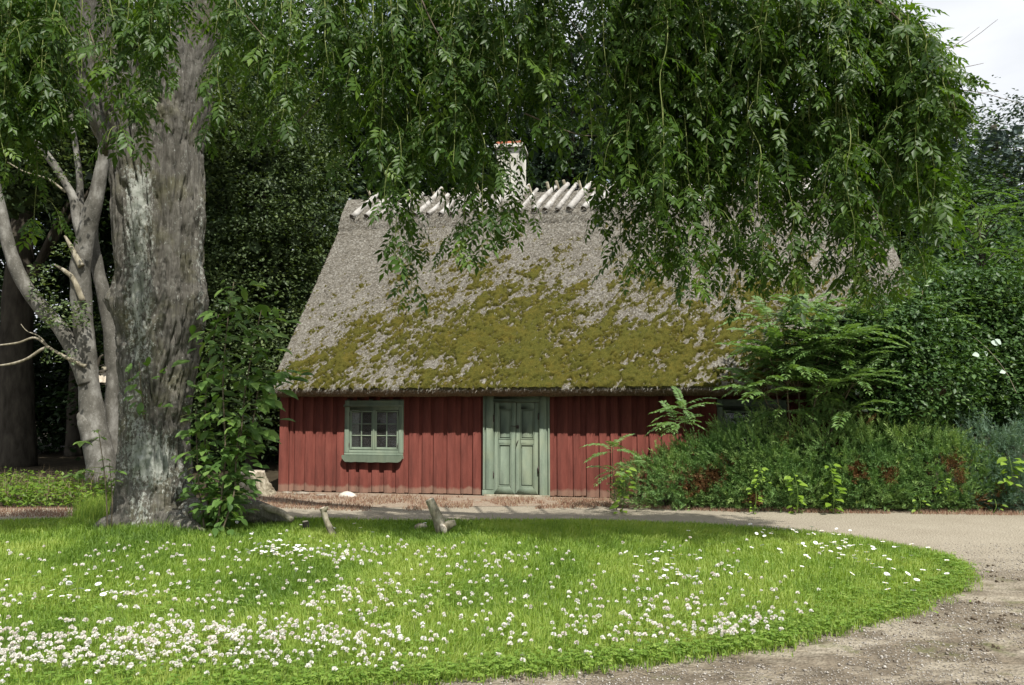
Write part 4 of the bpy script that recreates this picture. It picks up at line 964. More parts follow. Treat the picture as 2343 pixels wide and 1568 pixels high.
# sprout on the trunk
rs = random.Random(3)
for (u, v) in ((322, 850), (300, 835), (345, 840), (310, 880), (330, 905), (350, 870), (375, 850), (290, 870), (318, 925), (338, 945), (366, 935), (300, 905)):
    p = np.array(P(u, v, 10.15)); d = nrm(np.array([rs.uniform(-1, 1), -.5, rs.uniform(-1, .3)]))
    for j in range(2): put_leaf(ash, 'shoot', p + rdir(1)[0] * .04, nrm(d + rdir(1)[0] * .5), (rs.uniform(-.3, .3), -.7, 1), rs.uniform(.09, .19), .5, rs.uniform(.3, .7), 'leaf')
V, F = tube([P(330, 960, 10.32), P(322, 880, 10.2), P(318, 830, 10.15)], [.012, .009, .005], 10, 6); ash.part('sprout', make_mesh('sprout', V, F, mats=(MT['twig'],)))

# ================================================================== saplings left of the trunk
def seedling(base_px, top_px, Y, leaves, label):
    b = P(*base_px, Y); b.z = 0; t = P(*top_px, Y)
    th = Thing('seedling', b, label, 'seedling', 'seedlings beside the big trunk')
    m = (np.array(b) + np.array(t)) / 2 + [.03, 0, 0]; stem(th, [np.array(b), m, np.array(t)], .011, .005)
    for (u, v, n_, s) in leaves:
        p = np.array(P(u, v, Y)); k = np.argmin(np.abs(np.linspace(b.z, t.z, 20) - p[2])); ax = np.array(b) + (np.array(t) - np.array(b)) * k / 19
        stem(th, [ax, (ax + p) / 2 + [0, 0, .02], p], .004, .003, 'gtwig', 'leaf_stalk', 5, 4)
        for j in range(n_):
            a_ = j / n_ * 6.28 + rs.random(); put_leaf(th, 'shoot', p, nrm(np.array([math.cos(a_), math.sin(a_) * .7 - .2, rs.uniform(-.5, .0)])), (0, -.3, 1), s * rs.uniform(.8, 1.2), .5, rs.uniform(.5, 1))
seedling((248, 1178), (225, 985), 10.2, [(190, 1010, 4, .14), (232, 1000, 4, .09), (220, 985, 4, .07), (170, 1085, 4, .15), (195, 1075, 3, .14), (240, 1050, 2, .1)], 'tall thin seedling with few broad leaves just left of the big trunk')
seedling((255, 1175), (250, 1060), 10.25, [(268, 1078, 3, .12), (240, 1068, 3, .1), (262, 1100, 3, .1)], 'shorter thin seedling touching the left foot of the big trunk')

# ================================================================== the grey-stemmed tree and its nest box
BY = 15.2
bb = P(235, 1100, BY); bb.z = 0
bt = Thing('grey_barked_tree', bb, 'smooth grey multi-stemmed tree behind the big trunk at the left', 'tree')
def bdisp(amp, seed):
    return lambda Pp, th, s, r: amp * (fbm(Pp * 3.2, 3, seed) - .5) * 2 * np.clip(r / .15, .2, 1)
def bstem(name, uv, rpx, Y0=BY, dY=0.0, rings=70, sides=28, amp=.025, mat='beech'):
    pts = [P(u, v, Y0 + dY * k) for k, (u, v) in enumerate(uv)]
    if uv[0][1] > 1085: pts[0].z = -.05
    V, F = tube(pts, [r_ * .9 * Y0 / FPX for r_ in rpx], rings, sides, True, bdisp(amp, 40)); return bt.part(name, make_mesh(name, V, F, mats=(MT[mat],), smooth=True))
bstem('trunk', [(240, 1125), (232, 1060), (215, 980), (205, 900), (200, 830), (190, 740), (184, 650), (188, 580), (205, 500), (222, 440), (236, 360), (245, 250), (240, 100)], [48, 34, 33, 25, 23, 24, 25, 23, 22, 18, 15, 13, 10], rings=120)
bstem('stem', [(196, 880), (176, 820), (140, 755), (95, 705), (55, 650), (25, 580), (5, 500), (-15, 400), (-25, 250)], [17, 19, 19, 18, 17, 16, 15, 13, 10], BY - .1)
bstem('stem', [(262, 1115), (258, 1040), (256, 940), (258, 860), (252, 760), (238, 680), (222, 610), (212, 540), (216, 440)], [24, 20, 19, 18, 17, 16, 15, 14, 11], BY + .5)
bstem('stem', [(190, 560), (176, 500), (168, 455), (150, 420), (120, 372), (80, 320), (50, 285), (20, 200)], [14, 12, 11, 9, 9, 8, 7, 6], BY - .05)
bstem('stem', [(198, 520), (184, 470), (182, 410), (172, 330), (160, 250), (140, 150)], [12, 10, 8, 7, 6, 5], BY + .2)
bstem('stub', [(186, 610), (170, 580), (160, 560), (148, 540)], [8, 6, 5, 3], BY - .2, rings=16, mat='dead')
bstem('stub', [(190, 690), (168, 640), (150, 622), (126, 606)], [8, 6, 5, 3], BY - .2, rings=16, mat='dead')
bstem('burl', [(212, 1010), (196, 965), (186, 952), (180, 946)], [24, 20, 13, 5], BY - .12, rings=16)
bstem('dead_branch', [(196, 838), (172, 828), (140, 812), (112, 795), (80, 773), (40, 785), (-20, 792)], [6, 5, 4, 3.5, 3, 2.5, 1.5], BY - .25, rings=30, sides=8, mat='dead')
bstem('dead_branch', [(112, 795), (95, 800), (60, 822), (20, 834), (-30, 838)], [4, 4.5, 3.5, 3, 1.5], BY - .25, rings=24, sides=8, mat='dead')
bstem('dead_branch', [(112, 795), (90, 770), (62, 758), (48, 742)], [2, 1.5, 1, .6], BY - .25, rings=14, sides=6, mat='dead')
bstem('dead_branch', [(150, 440), (110, 410), (60, 395), (18, 372)], [3, 3, 2, 1], BY - .2, rings=16, sides=6, mat='dead')
bstem('dead_branch', [(215, 855), (222, 840), (228, 820), (236, 812)], [5, 4, 3.5, 2], BY + .05, rings=12, sides=6, mat='dtrunk')
def sprig(th, u0, u1, v0, v1, Y, n_, s, mat, dY=.25, name='leaf_spray'):
    u = RNG.uniform(u0, u1, n_); v = RNG.uniform(v0, v1, n_)
    c = np.array([list(P(a_, b_, Y + RNG.normal(0, dY))) for a_, b_ in zip(u, v)]); d = nrm(RNG.normal(size=(n_, 3)) * [1, 1, .4] + [0, -.2, -.1]); sc = RNG.uniform(.7, 1.3, n_) * s
    V, F, r = scatter(*LEAF, c, frames(d, RNG.normal(0, .4, (n_, 3)) + [0, -.3, 1]), np.stack([sc * .6, sc, sc], -1), np.clip(RNG.normal(.5, .25, n_), 0, 1))
    o = th.part(name, make_mesh(name, V, F, r, (MT[mat],))); o['kind'] = 'stuff'; return o
sprig(bt, 90, 205, 690, 750, BY - .45, 330, .085, 'horn'); sprig(bt, 65, 130, 605, 690, BY - .4, 150, .085, 'horn'); sprig(bt, 95, 175, 800, 830, BY - .4, 70, .08, 'horn'); sprig(bt, 60, 200, 240, 420, BY - .2, 420, .085, 'horn', .6); sprig(bt, 120, 165, 555, 590, BY - .3, 60, .08, 'horn')
fl = [crown_leaves((-9.6, 16.6, 10.2), (4.6, 2.4, 3.0), 330, 44, .12, .4, .5, .45), crown_leaves((-12.5, 18, 8.5), (3.2, 2.2, 3.2), 200, 44, .12, .4, .5, .45)]
for c_, r_ in (((-9.6, 16.6, 10.2), (4.6, 2.4, 3.0)), ((-12.5, 18, 8.5), (3.2, 2.2, 3.2))):
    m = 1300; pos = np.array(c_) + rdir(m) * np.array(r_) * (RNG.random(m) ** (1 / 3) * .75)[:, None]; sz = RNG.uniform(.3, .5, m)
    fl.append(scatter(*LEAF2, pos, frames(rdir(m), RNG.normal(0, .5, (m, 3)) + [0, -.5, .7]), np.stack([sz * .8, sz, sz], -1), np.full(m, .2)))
V, F, r = cat_meshes(fl); o = bt.part('crown', make_mesh('crown', V, F, r, (MT['horn'],))); o['kind'] = 'stuff'
nbp = P(233, 862, BY + .15)
nb = Thing('nest_box', (nbp.x, nbp.y, nbp.z - .12), 'small pale wooden nest box hanging beside the grey stems', 'nest box')
for nm, (x0, x1, y0, y1, z0, z1), mt in (('box', (-.055, .055, -.055, .055, -.12, .09), 'cut'), ('back_board', (-.045, .045, .056, .072, -.16, .2), 'dead')):
    V, F = bevbox_vf(x0 + nbp.x, x1 + nbp.x, y0 + nbp.y, y1 + nbp.y, z0 + nbp.z, z1 + nbp.z, .004); nb.part(nm, make_mesh(nm, V, F, mats=(MT[mt],)))
V = np.array([[-.08, -.09, .085], [.08, -.09, .085], [.08, .055, .125], [-.08, .055, .125], [-.08, -.09, .105], [.08, -.09, .105], [.08, .055, .145], [-.08, .055, .145]]) + np.array(nbp)
nb.part('roof', make_mesh('roof', V, np.array([[3, 2, 1, 0], [4, 5, 6, 7], [0, 1, 5, 4], [1, 2, 6, 5], [2, 3, 7, 6], [3, 0, 4, 7]]), mats=(MT['dtrunk'],)))
V, F = tube([(nbp.x, nbp.y - .054, nbp.z + .03), (nbp.x, nbp.y - .0565, nbp.z + .03)], [.016, .016], 2, 10); nb.part('entrance_hole', make_mesh('entrance_hole', V, F, mats=(MT['room'],)))
V, F = tube([(nbp.x, nbp.y + .06, nbp.z + .18), (nbp.x - .02, nbp.y + .1, nbp.z + .24), P(226, 838, BY + .2)], [.006, .005, .005], 8, 5); nb.part('hanger', make_mesh('hanger', V, F, mats=(MT['iron'],)))

# ================================================================== trees and thickets behind
def tree(name, base, trunk_r, top, crowns, mat, label, cat='tree', group=None, trunk_mat='dtrunk', limbs=5, core=1300, **kw):
    th = Thing(name, (base[0], base[1], 0), label, cat, group); b = np.array([base[0], base[1], -.1])
    tp = np.array(top); m = (b + tp) / 2 + RNG.normal(0, .12, 3) * [1, 1, 0]
    V, F = tube([b, m, tp], [trunk_r, trunk_r * .75, trunk_r * .3], 30, 14, True, bdisp(trunk_r * .12, 50)); th.part('trunk', make_mesh('trunk', V, F, mats=(MT[trunk_mat],), smooth=True))
    lst = []
    for (c, rad, n_cl, per, ls) in crowns:
        lst.append(crown_leaves(c, rad, n_cl, per, ls, **kw))
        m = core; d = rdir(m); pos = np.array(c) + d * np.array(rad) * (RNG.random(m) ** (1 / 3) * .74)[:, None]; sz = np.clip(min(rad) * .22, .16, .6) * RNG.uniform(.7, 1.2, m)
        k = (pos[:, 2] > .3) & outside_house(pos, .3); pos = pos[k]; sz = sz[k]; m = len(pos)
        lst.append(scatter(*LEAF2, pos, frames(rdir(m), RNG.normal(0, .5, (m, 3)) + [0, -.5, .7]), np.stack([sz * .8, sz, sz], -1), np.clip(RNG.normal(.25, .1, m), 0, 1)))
        for k in range(limbs):
            s = b + (tp - b) * random.uniform(.35, .95); e = np.array(c) + rdir(1)[0] * np.array(rad) * .75
            if not outside_house(np.array([e]))[0]: continue
            V, F = tube([s, (s + e) / 2 + [0, 0, .2], e], [trunk_r * .3, trunk_r * .18, .015], 10, 6); th.part('limb', make_mesh('limb', V, F, mats=(MT[trunk_mat],), smooth=True))
    V, Fs, r = cat_meshes(lst); o = th.part('crown', make_mesh('crown', V, Fs, r, (MT[mat],))); o['kind'] = 'stuff'
    return th
WG = 'woodland trees behind the cottage'
tree('hornbeam', (-6.9, 20.6), .2, (-6.8, 20.6, 9), [((-6.9, 20.4, 6.2), (2.5, 1.9, 5.9), 700, 62, .1), ((-8.2, 19.6, 3.4), (1.8, 1.3, 3.0), 240, 55, .1)], 'horn', 'leafy green tree filling the gap between the big trunk and the cottage', flat=.28, cs=.34, shell=.55)
# dark wood at the left
lab = ['dark tree far back at the left edge of the wood', 'dark tree behind the grey stems', 'dark tree behind the big trunk', 'tall dark tree behind the gap left of the cottage']
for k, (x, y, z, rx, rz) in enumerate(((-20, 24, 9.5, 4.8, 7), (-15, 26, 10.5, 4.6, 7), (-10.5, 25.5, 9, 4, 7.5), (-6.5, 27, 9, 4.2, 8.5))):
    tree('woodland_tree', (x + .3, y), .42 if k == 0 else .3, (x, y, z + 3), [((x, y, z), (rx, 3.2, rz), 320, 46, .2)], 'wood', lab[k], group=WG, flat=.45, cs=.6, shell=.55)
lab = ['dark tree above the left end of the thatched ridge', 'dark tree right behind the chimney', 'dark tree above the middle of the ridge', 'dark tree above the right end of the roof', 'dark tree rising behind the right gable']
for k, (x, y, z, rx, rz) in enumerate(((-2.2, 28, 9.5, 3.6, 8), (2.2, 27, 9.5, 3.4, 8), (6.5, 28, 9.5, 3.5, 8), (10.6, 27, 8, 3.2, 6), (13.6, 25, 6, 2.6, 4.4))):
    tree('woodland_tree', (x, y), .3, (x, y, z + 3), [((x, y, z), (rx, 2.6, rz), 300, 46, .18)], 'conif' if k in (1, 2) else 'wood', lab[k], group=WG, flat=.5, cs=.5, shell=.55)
# understorey that closes the wood
lab = ['dark undergrowth shrub at the far left edge of the wood', 'dark undergrowth shrub behind the nest box', 'dark undergrowth shrub behind the big trunk', 'dark undergrowth shrub behind the cut stump']
for k, (x, y) in enumerate(((-19, 27), (-14.5, 28.5), (-10.2, 24.5), (-6.2, 23.5))):
    tree('undergrowth_shrub', (x, y), .06, (x, y, 2), [((x, y, 2.0), (3.4, 1.4, 3.4), 170, 46, .2)], 'wood', lab[k], 'shrub', 'undergrowth in the wood', flat=.5, cs=.5, shell=.3, limbs=2, core=2800)
dk = P(40, 1050, 21.5)
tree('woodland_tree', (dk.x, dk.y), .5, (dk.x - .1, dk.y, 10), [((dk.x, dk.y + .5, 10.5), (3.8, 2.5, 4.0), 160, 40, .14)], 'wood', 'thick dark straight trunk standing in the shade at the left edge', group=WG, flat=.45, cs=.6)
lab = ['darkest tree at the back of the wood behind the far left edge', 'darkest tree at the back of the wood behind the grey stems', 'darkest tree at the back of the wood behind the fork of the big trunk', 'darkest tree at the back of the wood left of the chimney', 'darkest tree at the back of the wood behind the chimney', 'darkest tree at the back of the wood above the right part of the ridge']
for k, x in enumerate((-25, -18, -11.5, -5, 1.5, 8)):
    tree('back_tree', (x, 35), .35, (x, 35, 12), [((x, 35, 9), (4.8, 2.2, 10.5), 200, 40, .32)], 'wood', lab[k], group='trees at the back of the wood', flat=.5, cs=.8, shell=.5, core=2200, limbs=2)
lab = ['deepest dark shrub in the wood by the left edge of the picture', 'deepest dark shrub in the wood seen between the grey stems', 'deepest dark shrub in the wood right behind the big trunk']
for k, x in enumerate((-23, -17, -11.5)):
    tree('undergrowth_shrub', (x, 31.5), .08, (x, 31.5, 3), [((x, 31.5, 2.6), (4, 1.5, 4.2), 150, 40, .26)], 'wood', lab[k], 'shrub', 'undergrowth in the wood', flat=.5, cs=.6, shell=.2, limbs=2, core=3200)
# right-hand side
bl = P(2275, 330, 33)
tree('blue_green_tree', (bl.x, bl.y), .4, (bl.x, bl.y, 14), [((bl.x, bl.y, 9.5), (5.2, 3.5, 5.6), 420, 42, .2), ((bl.x - 6, bl.y + 1, 8.6), (3.5, 3, 4.6), 240, 40, .2)], 'blue', 'bluish green tree far behind under the patch of sky', flat=.5, cs=.5, shell=.6)
far = P(2250, 255, 42); tree('far_tree', (far.x, far.y), .4, (far.x, far.y, 15), [((far.x, far.y, 12), (7, 3, 5.6), 360, 36, .24)], 'horn', 'distant bright-topped tree on the skyline under the white sky', flat=.5, cs=.6, shell=.6)
# the spaces between, right of the house
tree('thicket_tree', (12.5, 20), .15, (12.5, 20, 5), [((12.5, 20, 4.2), (3.2, 1.6, 3.4), 260, 42, .11)], 'dog', 'dark bushy tree behind the right end of the thicket', flat=.4, cs=.4)
lab = ['dense dark thicket shrub behind the juniper, nearest the cottage corner', 'dense dark thicket shrub behind the juniper at the right edge']
for k, (u, v, Y, rx, rz) in enumerate(((2030, 820, 13.3, 1.4, 1.1), (2270, 790, 13.9, 1.8, 1.5))):
    c = P(u, v, Y); tree('thicket_shrub', (c.x, c.y), .04, (c.x, c.y, 1.5), [((c.x, c.y, c.z), (rx, .55, rz), 300, 60, .085)], 'dog', lab[k], 'shrub', flat=.3, cs=.22, shell=.5, wd=.62)
c = P(2130, 740, 14.6); tree('thicket_shrub', (c.x, c.y), .05, (c.x, c.y, 2.3), [((c.x, c.y, c.z), (1.7, .9, 1.0), 180, 50, .08)], 'dog', 'upper thicket shrub between the young tree and the sumac', 'shrub', flat=.3, cs=.26, shell=.5)
lab = ['low thicket shrub in front of the right end of the eave', 'low thicket shrub behind the bluer juniper']
for k, (u, v, Y, rx, rz) in enumerate(((2075, 880, 12.95, .95, .75), (2290, 900, 13.6, 1.3, .9))):
    c = P(u, v, Y); tree('thicket_shrub', (c.x, c.y), .03, (c.x, c.y, 1.2), [((c.x, c.y, c.z), (rx, .35, rz), 170, 60, .085)], 'dog', lab[k], 'shrub', flat=.3, cs=.2, shell=.4, wd=.62, core=700, limbs=3)
# pale new shoots standing out of the thicket
def shoot_twig(uv, Y, leaves, label):
    b = P(*uv[0], Y); th = Thing('pale_shoot', b, label, 'shoot', 'pale shoots out of the thicket')
    stem(th, [np.array(P(a_, b_, Y)) for a_, b_ in uv], .007, .003, 'dead')
    for (a_, b_) in leaves: put_leaf(th, 'pale', P(a_, b_, Y), nrm(np.array([rs.uniform(-1, 1), -.1, rs.uniform(-.3, .8)])), (rs.uniform(-.3, .3), -1, .5), rs.uniform(.1, .14), .8, .5)
shoot_twig([(1990, 960), (1976, 925), (1955, 890), (1935, 855)], 12.7, [(1962, 905), (1950, 868), (1985, 935)], 'pale leaning shoot rising from the juniper near its top')
shoot_twig([(2325, 900), (2300, 850), (2260, 800), (2225, 770)], 12.6, [(2290, 788), (2266, 782), (2240, 812), (2258, 815), (2300, 850)], 'pale shoot with round white-backed leaves over the thicket')

# ================================================================== sumacs
def frond_vf(nl, L, seed, mat='sumac', ll=.23, wdr=.4):
    rg = np.random.default_rng(seed); ax = [np.array([0, L * t, .09 * math.sin(t * 2.6) * L - .22 * t * t * L]) for t in np.linspace(0, 1, 7)]
    V, F = tube(ax, np.linspace(.005, .0015, 7), 7, 4, False); lst = [(V, F, .95)]; q, _ = spline(ax, np.zeros(7), 40); ps, ds, sc = [], [], []
    for k in range(nl):
        t = .22 + .74 * k / (nl - 1); p = q[int(t * 39)]
        for s in (-1, 1): ps.append(p); ds.append([s, .55 + .5 * t, -.3 + rg.normal(0, .1)]); sc.append(L * ll * (1 - .55 * abs(t - .5)) * rg.uniform(.9, 1.1))
    ps.append(q[-1]); ds.append([0, 1, -.4]); sc.append(L * .17); sc = np.array(sc); m = len(sc)
    lst.append(scatter(*LEAF, np.array(ps), frames(np.array(ds, float), rg.normal(0, .2, (m, 3)) + [0, 0, 1]), np.stack([sc * wdr, sc, sc * .8], -1), np.clip(rg.normal(.5, .13, m), 0, 1)))
    V, Fs, r = cat_meshes(lst); return make_mesh('frond', V, Fs, r, (MT[mat],))
FR = [frond_vf(9, 1, 1), frond_vf(11, 1, 2), frond_vf(12, 1, 3), frond_vf(8, 1, 4)]
def sumac(base_px, Y, tips, label, L=.5, nf=9, stemr=.02, base_z=0.0):
    b = P(*base_px, Y); b.z = base_z; th = Thing('sumac', b, label, 'sumac', 'sumacs in front of the cottage'); mains = []
    for (u, v, dy) in tips:
        t = np.array(P(u, v, Y + dy)); m = np.array(b) * .4 + t * .6 + [0, .25, .0]
        if len(mains) < 7: mains.append((m, t)); stem(th, [np.array(b), m, t], stemr, stemr * .35, 'twig')
        else:
            s_ = min(mains, key=lambda q: np.linalg.norm(q[0] - t))[0]; m = (s_ + t) / 2 + [0, .15, -.05]; stem(th, [s_, m, t], stemr * .4, stemr * .25, 'twig')
        for k in range(nf):
            a_ = k / nf * 6.28 * 1.62 + rs.random(); el = rs.uniform(-.25, .75); d = nrm(np.array([math.cos(a_), math.sin(a_) * .8 - .25, el])); p = t + (m - t) * (.3 * k / nf)
            rot = frames(d[None], np.array([[0, -.1, 1.0]]))[0]; s = L * rs.uniform(.75, 1.2)
            th.part('frond', FR[rs.randrange(4)], Matrix.Translation(Vector(p)) @ Matrix(rot.tolist()).to_4x4() @ Matrix.Diagonal((s, s, s, 1)))
    return th
FR2 = [frond_vf(13, 1, 11, 'robin', .15, .5), frond_vf(12, 1, 12, 'robin', .16, .5), frond_vf(14, 1, 13, 'robin', .14, .5)]
rs = random.Random(77); rp = P(2240, 520, 15.6)
pt = Thing('feathery_tree', (rp.x, rp.y, 0), 'fresh green young tree with layered feathery leaves at the right edge', 'tree')
stem(pt, [np.array([rp.x, rp.y, 0]), np.array([rp.x + .1, rp.y, 2.5]), np.array([rp.x, rp.y, 5.4])], .06, .015, 'dtrunk', 'trunk')
for k in range(46):
    z = rs.uniform(2.6, 5.9); w_ = np.interp(z, [2.6, 4, 5, 5.9], [1.9, 1.8, 1.4, .3]); a_ = rs.uniform(0, 6.28); e = np.array([rp.x + math.cos(a_) * w_ * rs.uniform(.3, 1), rp.y + math.sin(a_) * .8, z])
    stem(pt, [np.array([rp.x, rp.y, max(.5, z - .5)]), (np.array([rp.x, rp.y, z - .2]) + e) / 2, e], .014, .005, 'dtrunk', 'branch')
    for q in range(6):
        b_ = rs.uniform(0, 6.28); d = nrm(np.array([math.cos(b_), math.sin(b_) - .3, rs.uniform(-.25, .3)])); rot = frames(d[None], np.array([[0, -.15, 1.0]]))[0]; s_ = rs.uniform(.4, .62)
        pt.part('frond', FR2[rs.randrange(3)], Matrix.Translation(Vector(e + RNG.normal(0, .12, 3) * [1, 1, .3])) @ Matrix(rot.tolist()).to_4x4() @ Matrix.Diagonal((s_, s_, s_, 1)))
rs = random.Random(21)
sumac((1600, 1010), 12.9, [(1562, 930, 0), (1545, 965, -.1)], 'small sumac with pale drooping fronds in front of the red wall', .5, 12, .012, .4)
sumac((1410, 1130), 12.5, [(1402, 1020, 0), (1408, 1075, -.1)], 'smallest sumac seedling at the left tip of the juniper', .42, 9, .009)
tips = [(1760, 800, 0), (1830, 720, 0), (1900, 740, 0), (1970, 760, 0), (1800, 860, -.2), (1880, 850, -.2), (1960, 860, -.1)] + [(rs.uniform(1735, 1990), rs.uniform(715, 950), rs.uniform(-.5, .3)) for k in range(26)] + [(1850, 690, 0), (1790, 730, -.1), (1930, 710, .1), (1760, 820, -.3), (1745, 900, -.3), (2010, 730, .1)]
sumac((1850, 1050), 12.6, tips, 'large sumac bush covering the right end of the cottage wall', .68, 8, .022)
c = P(2140, 730, 14.0); sumac((2120, 1000), 13.6, [(rs.uniform(2000, 2200), rs.uniform(650, 780), rs.uniform(-.4, .2)) for k in range(11)], 'dark sumac behind the large one, with a red seed head', .55, 7, .022)
V, F = tube([P(2128, 765, 13.1), P(2124, 745, 13.1), P(2120, 728, 13.1)], [.03, .045, .015], 10, 8, True, lambda Pp, th, s, r: .02 * (vnoise(Pp * 60, 3) - .5))
a = M('sumac_seed', .9, .1); a.col((.3, .03, .03, 1)); o = link('seed_head', make_mesh('seed_head', V, F, mats=(a.m,)), [x for x in bpy.data.objects if x.name.startswith('sumac')][-1]); o.matrix_parent_inverse = Matrix.Translation(o.parent.location).inverted()

# ================================================================== junipers
def juniper_spray(seed):
    rg = np.random.default_rng(seed); vs, fs = [], []; n = 0
    for k in range(22):
        t = k / 21; s = -1 if k % 2 else 1; p = np.array([0, t, .06 * math.sin(3 * t)]); an = rg.uniform(.3, .75) * s * (1 - .4 * t); l = rg.uniform(.2, .4) * (1.15 - .8 * t)
        d = np.array([math.sin(an), math.cos(an), rg.normal(0, .4)]); w_ = np.array([math.cos(an), -math.sin(an), rg.normal(0, .6)]) * .02
        vs += [p, p + d * l * .5 + w_, p + d * l, p + d * l * .5 - w_]; fs += [[n, n + 1, n + 2], [n, n + 2, n + 3]]; n += 4
    return np.array(vs), np.array(fs)
JS = [juniper_spray(k) for k in range(4)]
def juniper(name, mounds, n_, mat, label, dead=(), ls=.21):
    c0 = mounds[0][0]; th = Thing(name, (c0[0], c0[1], 0), label, 'juniper', 'spreading junipers'); lst = []; wts = np.array([m[1][0] * (m[1][1] + m[1][2]) for m in mounds]); wts = wts / wts.sum()
    for (c, rad), wt in zip(mounds, wts):
        m = int(n_ * wt); c = np.array(c); rad = np.array(rad); d = rdir(m); d[:, 2] = np.abs(d[:, 2]) * np.where(RNG.random(m) < .1, -.3, 1); d[:, 1] = np.where(RNG.random(m) < .75, -np.abs(d[:, 1]), d[:, 1])
        lump = .66 + .68 * fbm(d * 2.8 + c, 3, 8, .55); t = RNG.uniform(.78, 1.03, m) * lump
        p = c + d * rad * t[:, None]; p[:, 2] = np.maximum(p[:, 2], .05); kp = outside_house(p, .05); p = p[kp]; d = d[kp]; t = t[kp]; m = len(p)
        dr = nrm(d * [.6, .6, .5] + [-.35, -.25, .3] + RNG.normal(0, .35, (m, 3))); tone = fbm(p * 2.4, 3, 15)
        isd = np.zeros(m, bool)
        for (du, dv, dr_) in dead:
            pu_, pv_ = proj(p); isd |= np.hypot(pu_ - du, pv_ - dv) < dr_ * RNG.uniform(.5, 1.1, m)
        kk = RNG.integers(0, 4, m); sc = ls * RNG.uniform(.7, 1.35, m)
        for j in range(4):
            for dd in (False, True):
                w_ = (kk == j) & (isd == dd)
                if w_.any(): lst.append((dd, scatter(*JS[j], p[w_], frames(dr[w_], RNG.normal(0, .6, (w_.sum(), 3)) + d[w_] + [0, -.2, .6]), sc[w_], np.clip(.22 + .8 * tone[w_] * t[w_] + RNG.normal(0, .13, w_.sum()), 0, 1))))
        for k in range(7):
            e = c + rdir(1)[0] * rad * .8 * [1, 1, .5] + [0, 0, .1]; e[2] = max(e[2], .15)
            if outside_house(e[None])[0]: stem(th, [np.array([c[0], c[1], 0]), (np.array([c[0], c[1], 0]) + e) / 2 + [0, 0, -.05], e], .025, .006, 'dtrunk', 'branch')
    V, F, r = cat_meshes([x for d_, x in lst if not d_]); o = th.part('foliage', make_mesh('foliage', V, F, r, (MT[mat],))); o['kind'] = 'stuff'
    dl = [x for d_, x in lst if d_]
    if dl: V, F, r = cat_meshes(dl); o = th.part('dead_foliage', make_mesh('dead_foliage', V, F, r, (MT['jundead'],))); o['kind'] = 'stuff'; o['label'] = 'dry rust-brown patches of the juniper'
    return th
def mound(u, v_top, Y, rx, ry):
    t = P(u, v_top, Y); return ((t.x, t.y, .12), (rx, ry, t.z - .05))
juniper('juniper', [mound(1700, 968, 13.0, 1.05, .7), mound(1520, 1050, 12.9, .75, .5), mound(1900, 950, 12.9, 1.15, .65), mound(2080, 970, 12.8, 1.1, .6), mound(1790, 1030, 12.75, 1.1, .5), mound(2160, 1020, 12.7, 1.0, .5), mound(1600, 1010, 13.0, .8, .55), mound(1980, 1040, 12.6, .8, .45)],
        9500, 'jun', 'large spreading green juniper with rusty patches along the gravel path', [(1985, 960, 18), (1800, 1012, 12), (1960, 1085, 24), (2175, 1075, 26), (2190, 1100, 18), (1610, 1105, 30), (1640, 1095, 24), (1660, 1060, 14), (1730, 1145, 18), (2240, 1145, 20), (2030, 1095, 20), (2100, 950, 14), (1575, 1120, 20)])
juniper('juniper', [mound(2260, 970, 12.8, 1.05, .65), mound(2390, 950, 13.2, 1.1, .8), mound(2340, 1070, 12.6, 1.0, .6)], 3500, 'junblue', 'bluer juniper mound at the right edge beside the path', [(2290, 1130, 14)], .19)
# lime-green weeds in front of the juniper
rs = random.Random(31)
WEEDS = [(1905, 1150, 1062, .16, 'tallest lime-green weed in front of the middle of the juniper'), (1822, 1152, 1085, .13, 'lime-green weed just left of the tallest one by the juniper'), (1742, 1110, 1068, .1, 'small lime-green weed poking out of the juniper'), (1422, 1150, 1068, .13, 'yellow-green weed at the left tip of the juniper'),
         (2310, 1110, 1045, .16, 'bright green weed at the right edge of the picture'), (2160, 1130, 1098, .09, 'tiny lime-green weed low in the juniper, second from the right'), (1722, 1150, 1108, .09, 'tiny lime-green weed at the foot of the juniper'), (2100, 1158, 1135, .08, 'lowest lime-green sprig at the foot of the juniper'), (2270, 1160, 1142, .09, 'lime-green sprig on the ground near the right edge')]
for (u, v0, v1, lsz, lb) in WEEDS:
    Y = 12.05; b = P(u, v0, Y); b.z = max(0.0, b.z) if v0 < 1140 else 0.0; t = P(u + rs.uniform(-6, 6), v1, Y)
    th = Thing('lime_weed', b, lb, 'weed', 'lime-green weeds by the juniper'); stem(th, [np.array(b), (np.array(b) + np.array(t)) / 2 + [.02, -.03, 0], np.array(t)], .007, .004, 'gstem')
    n_ = max(6, int((v0 - v1) / 3.2))
    for k in range(n_):
        f = (k + 1) / n_; p = np.array(b) * (1 - f) + np.array(t) * f; a_ = rs.uniform(0, 6.28); o_ = np.array([math.cos(a_), math.sin(a_) - .5, rs.uniform(-.3, .2)])
        put_leaf(th, 'lime', p + o_ * rs.uniform(.02, .1), nrm(o_ + [0, 0, -.2]), (0, -.6, 1), lsz * rs.uniform(.6, 1.1), .6, rs.uniform(.2, .9))

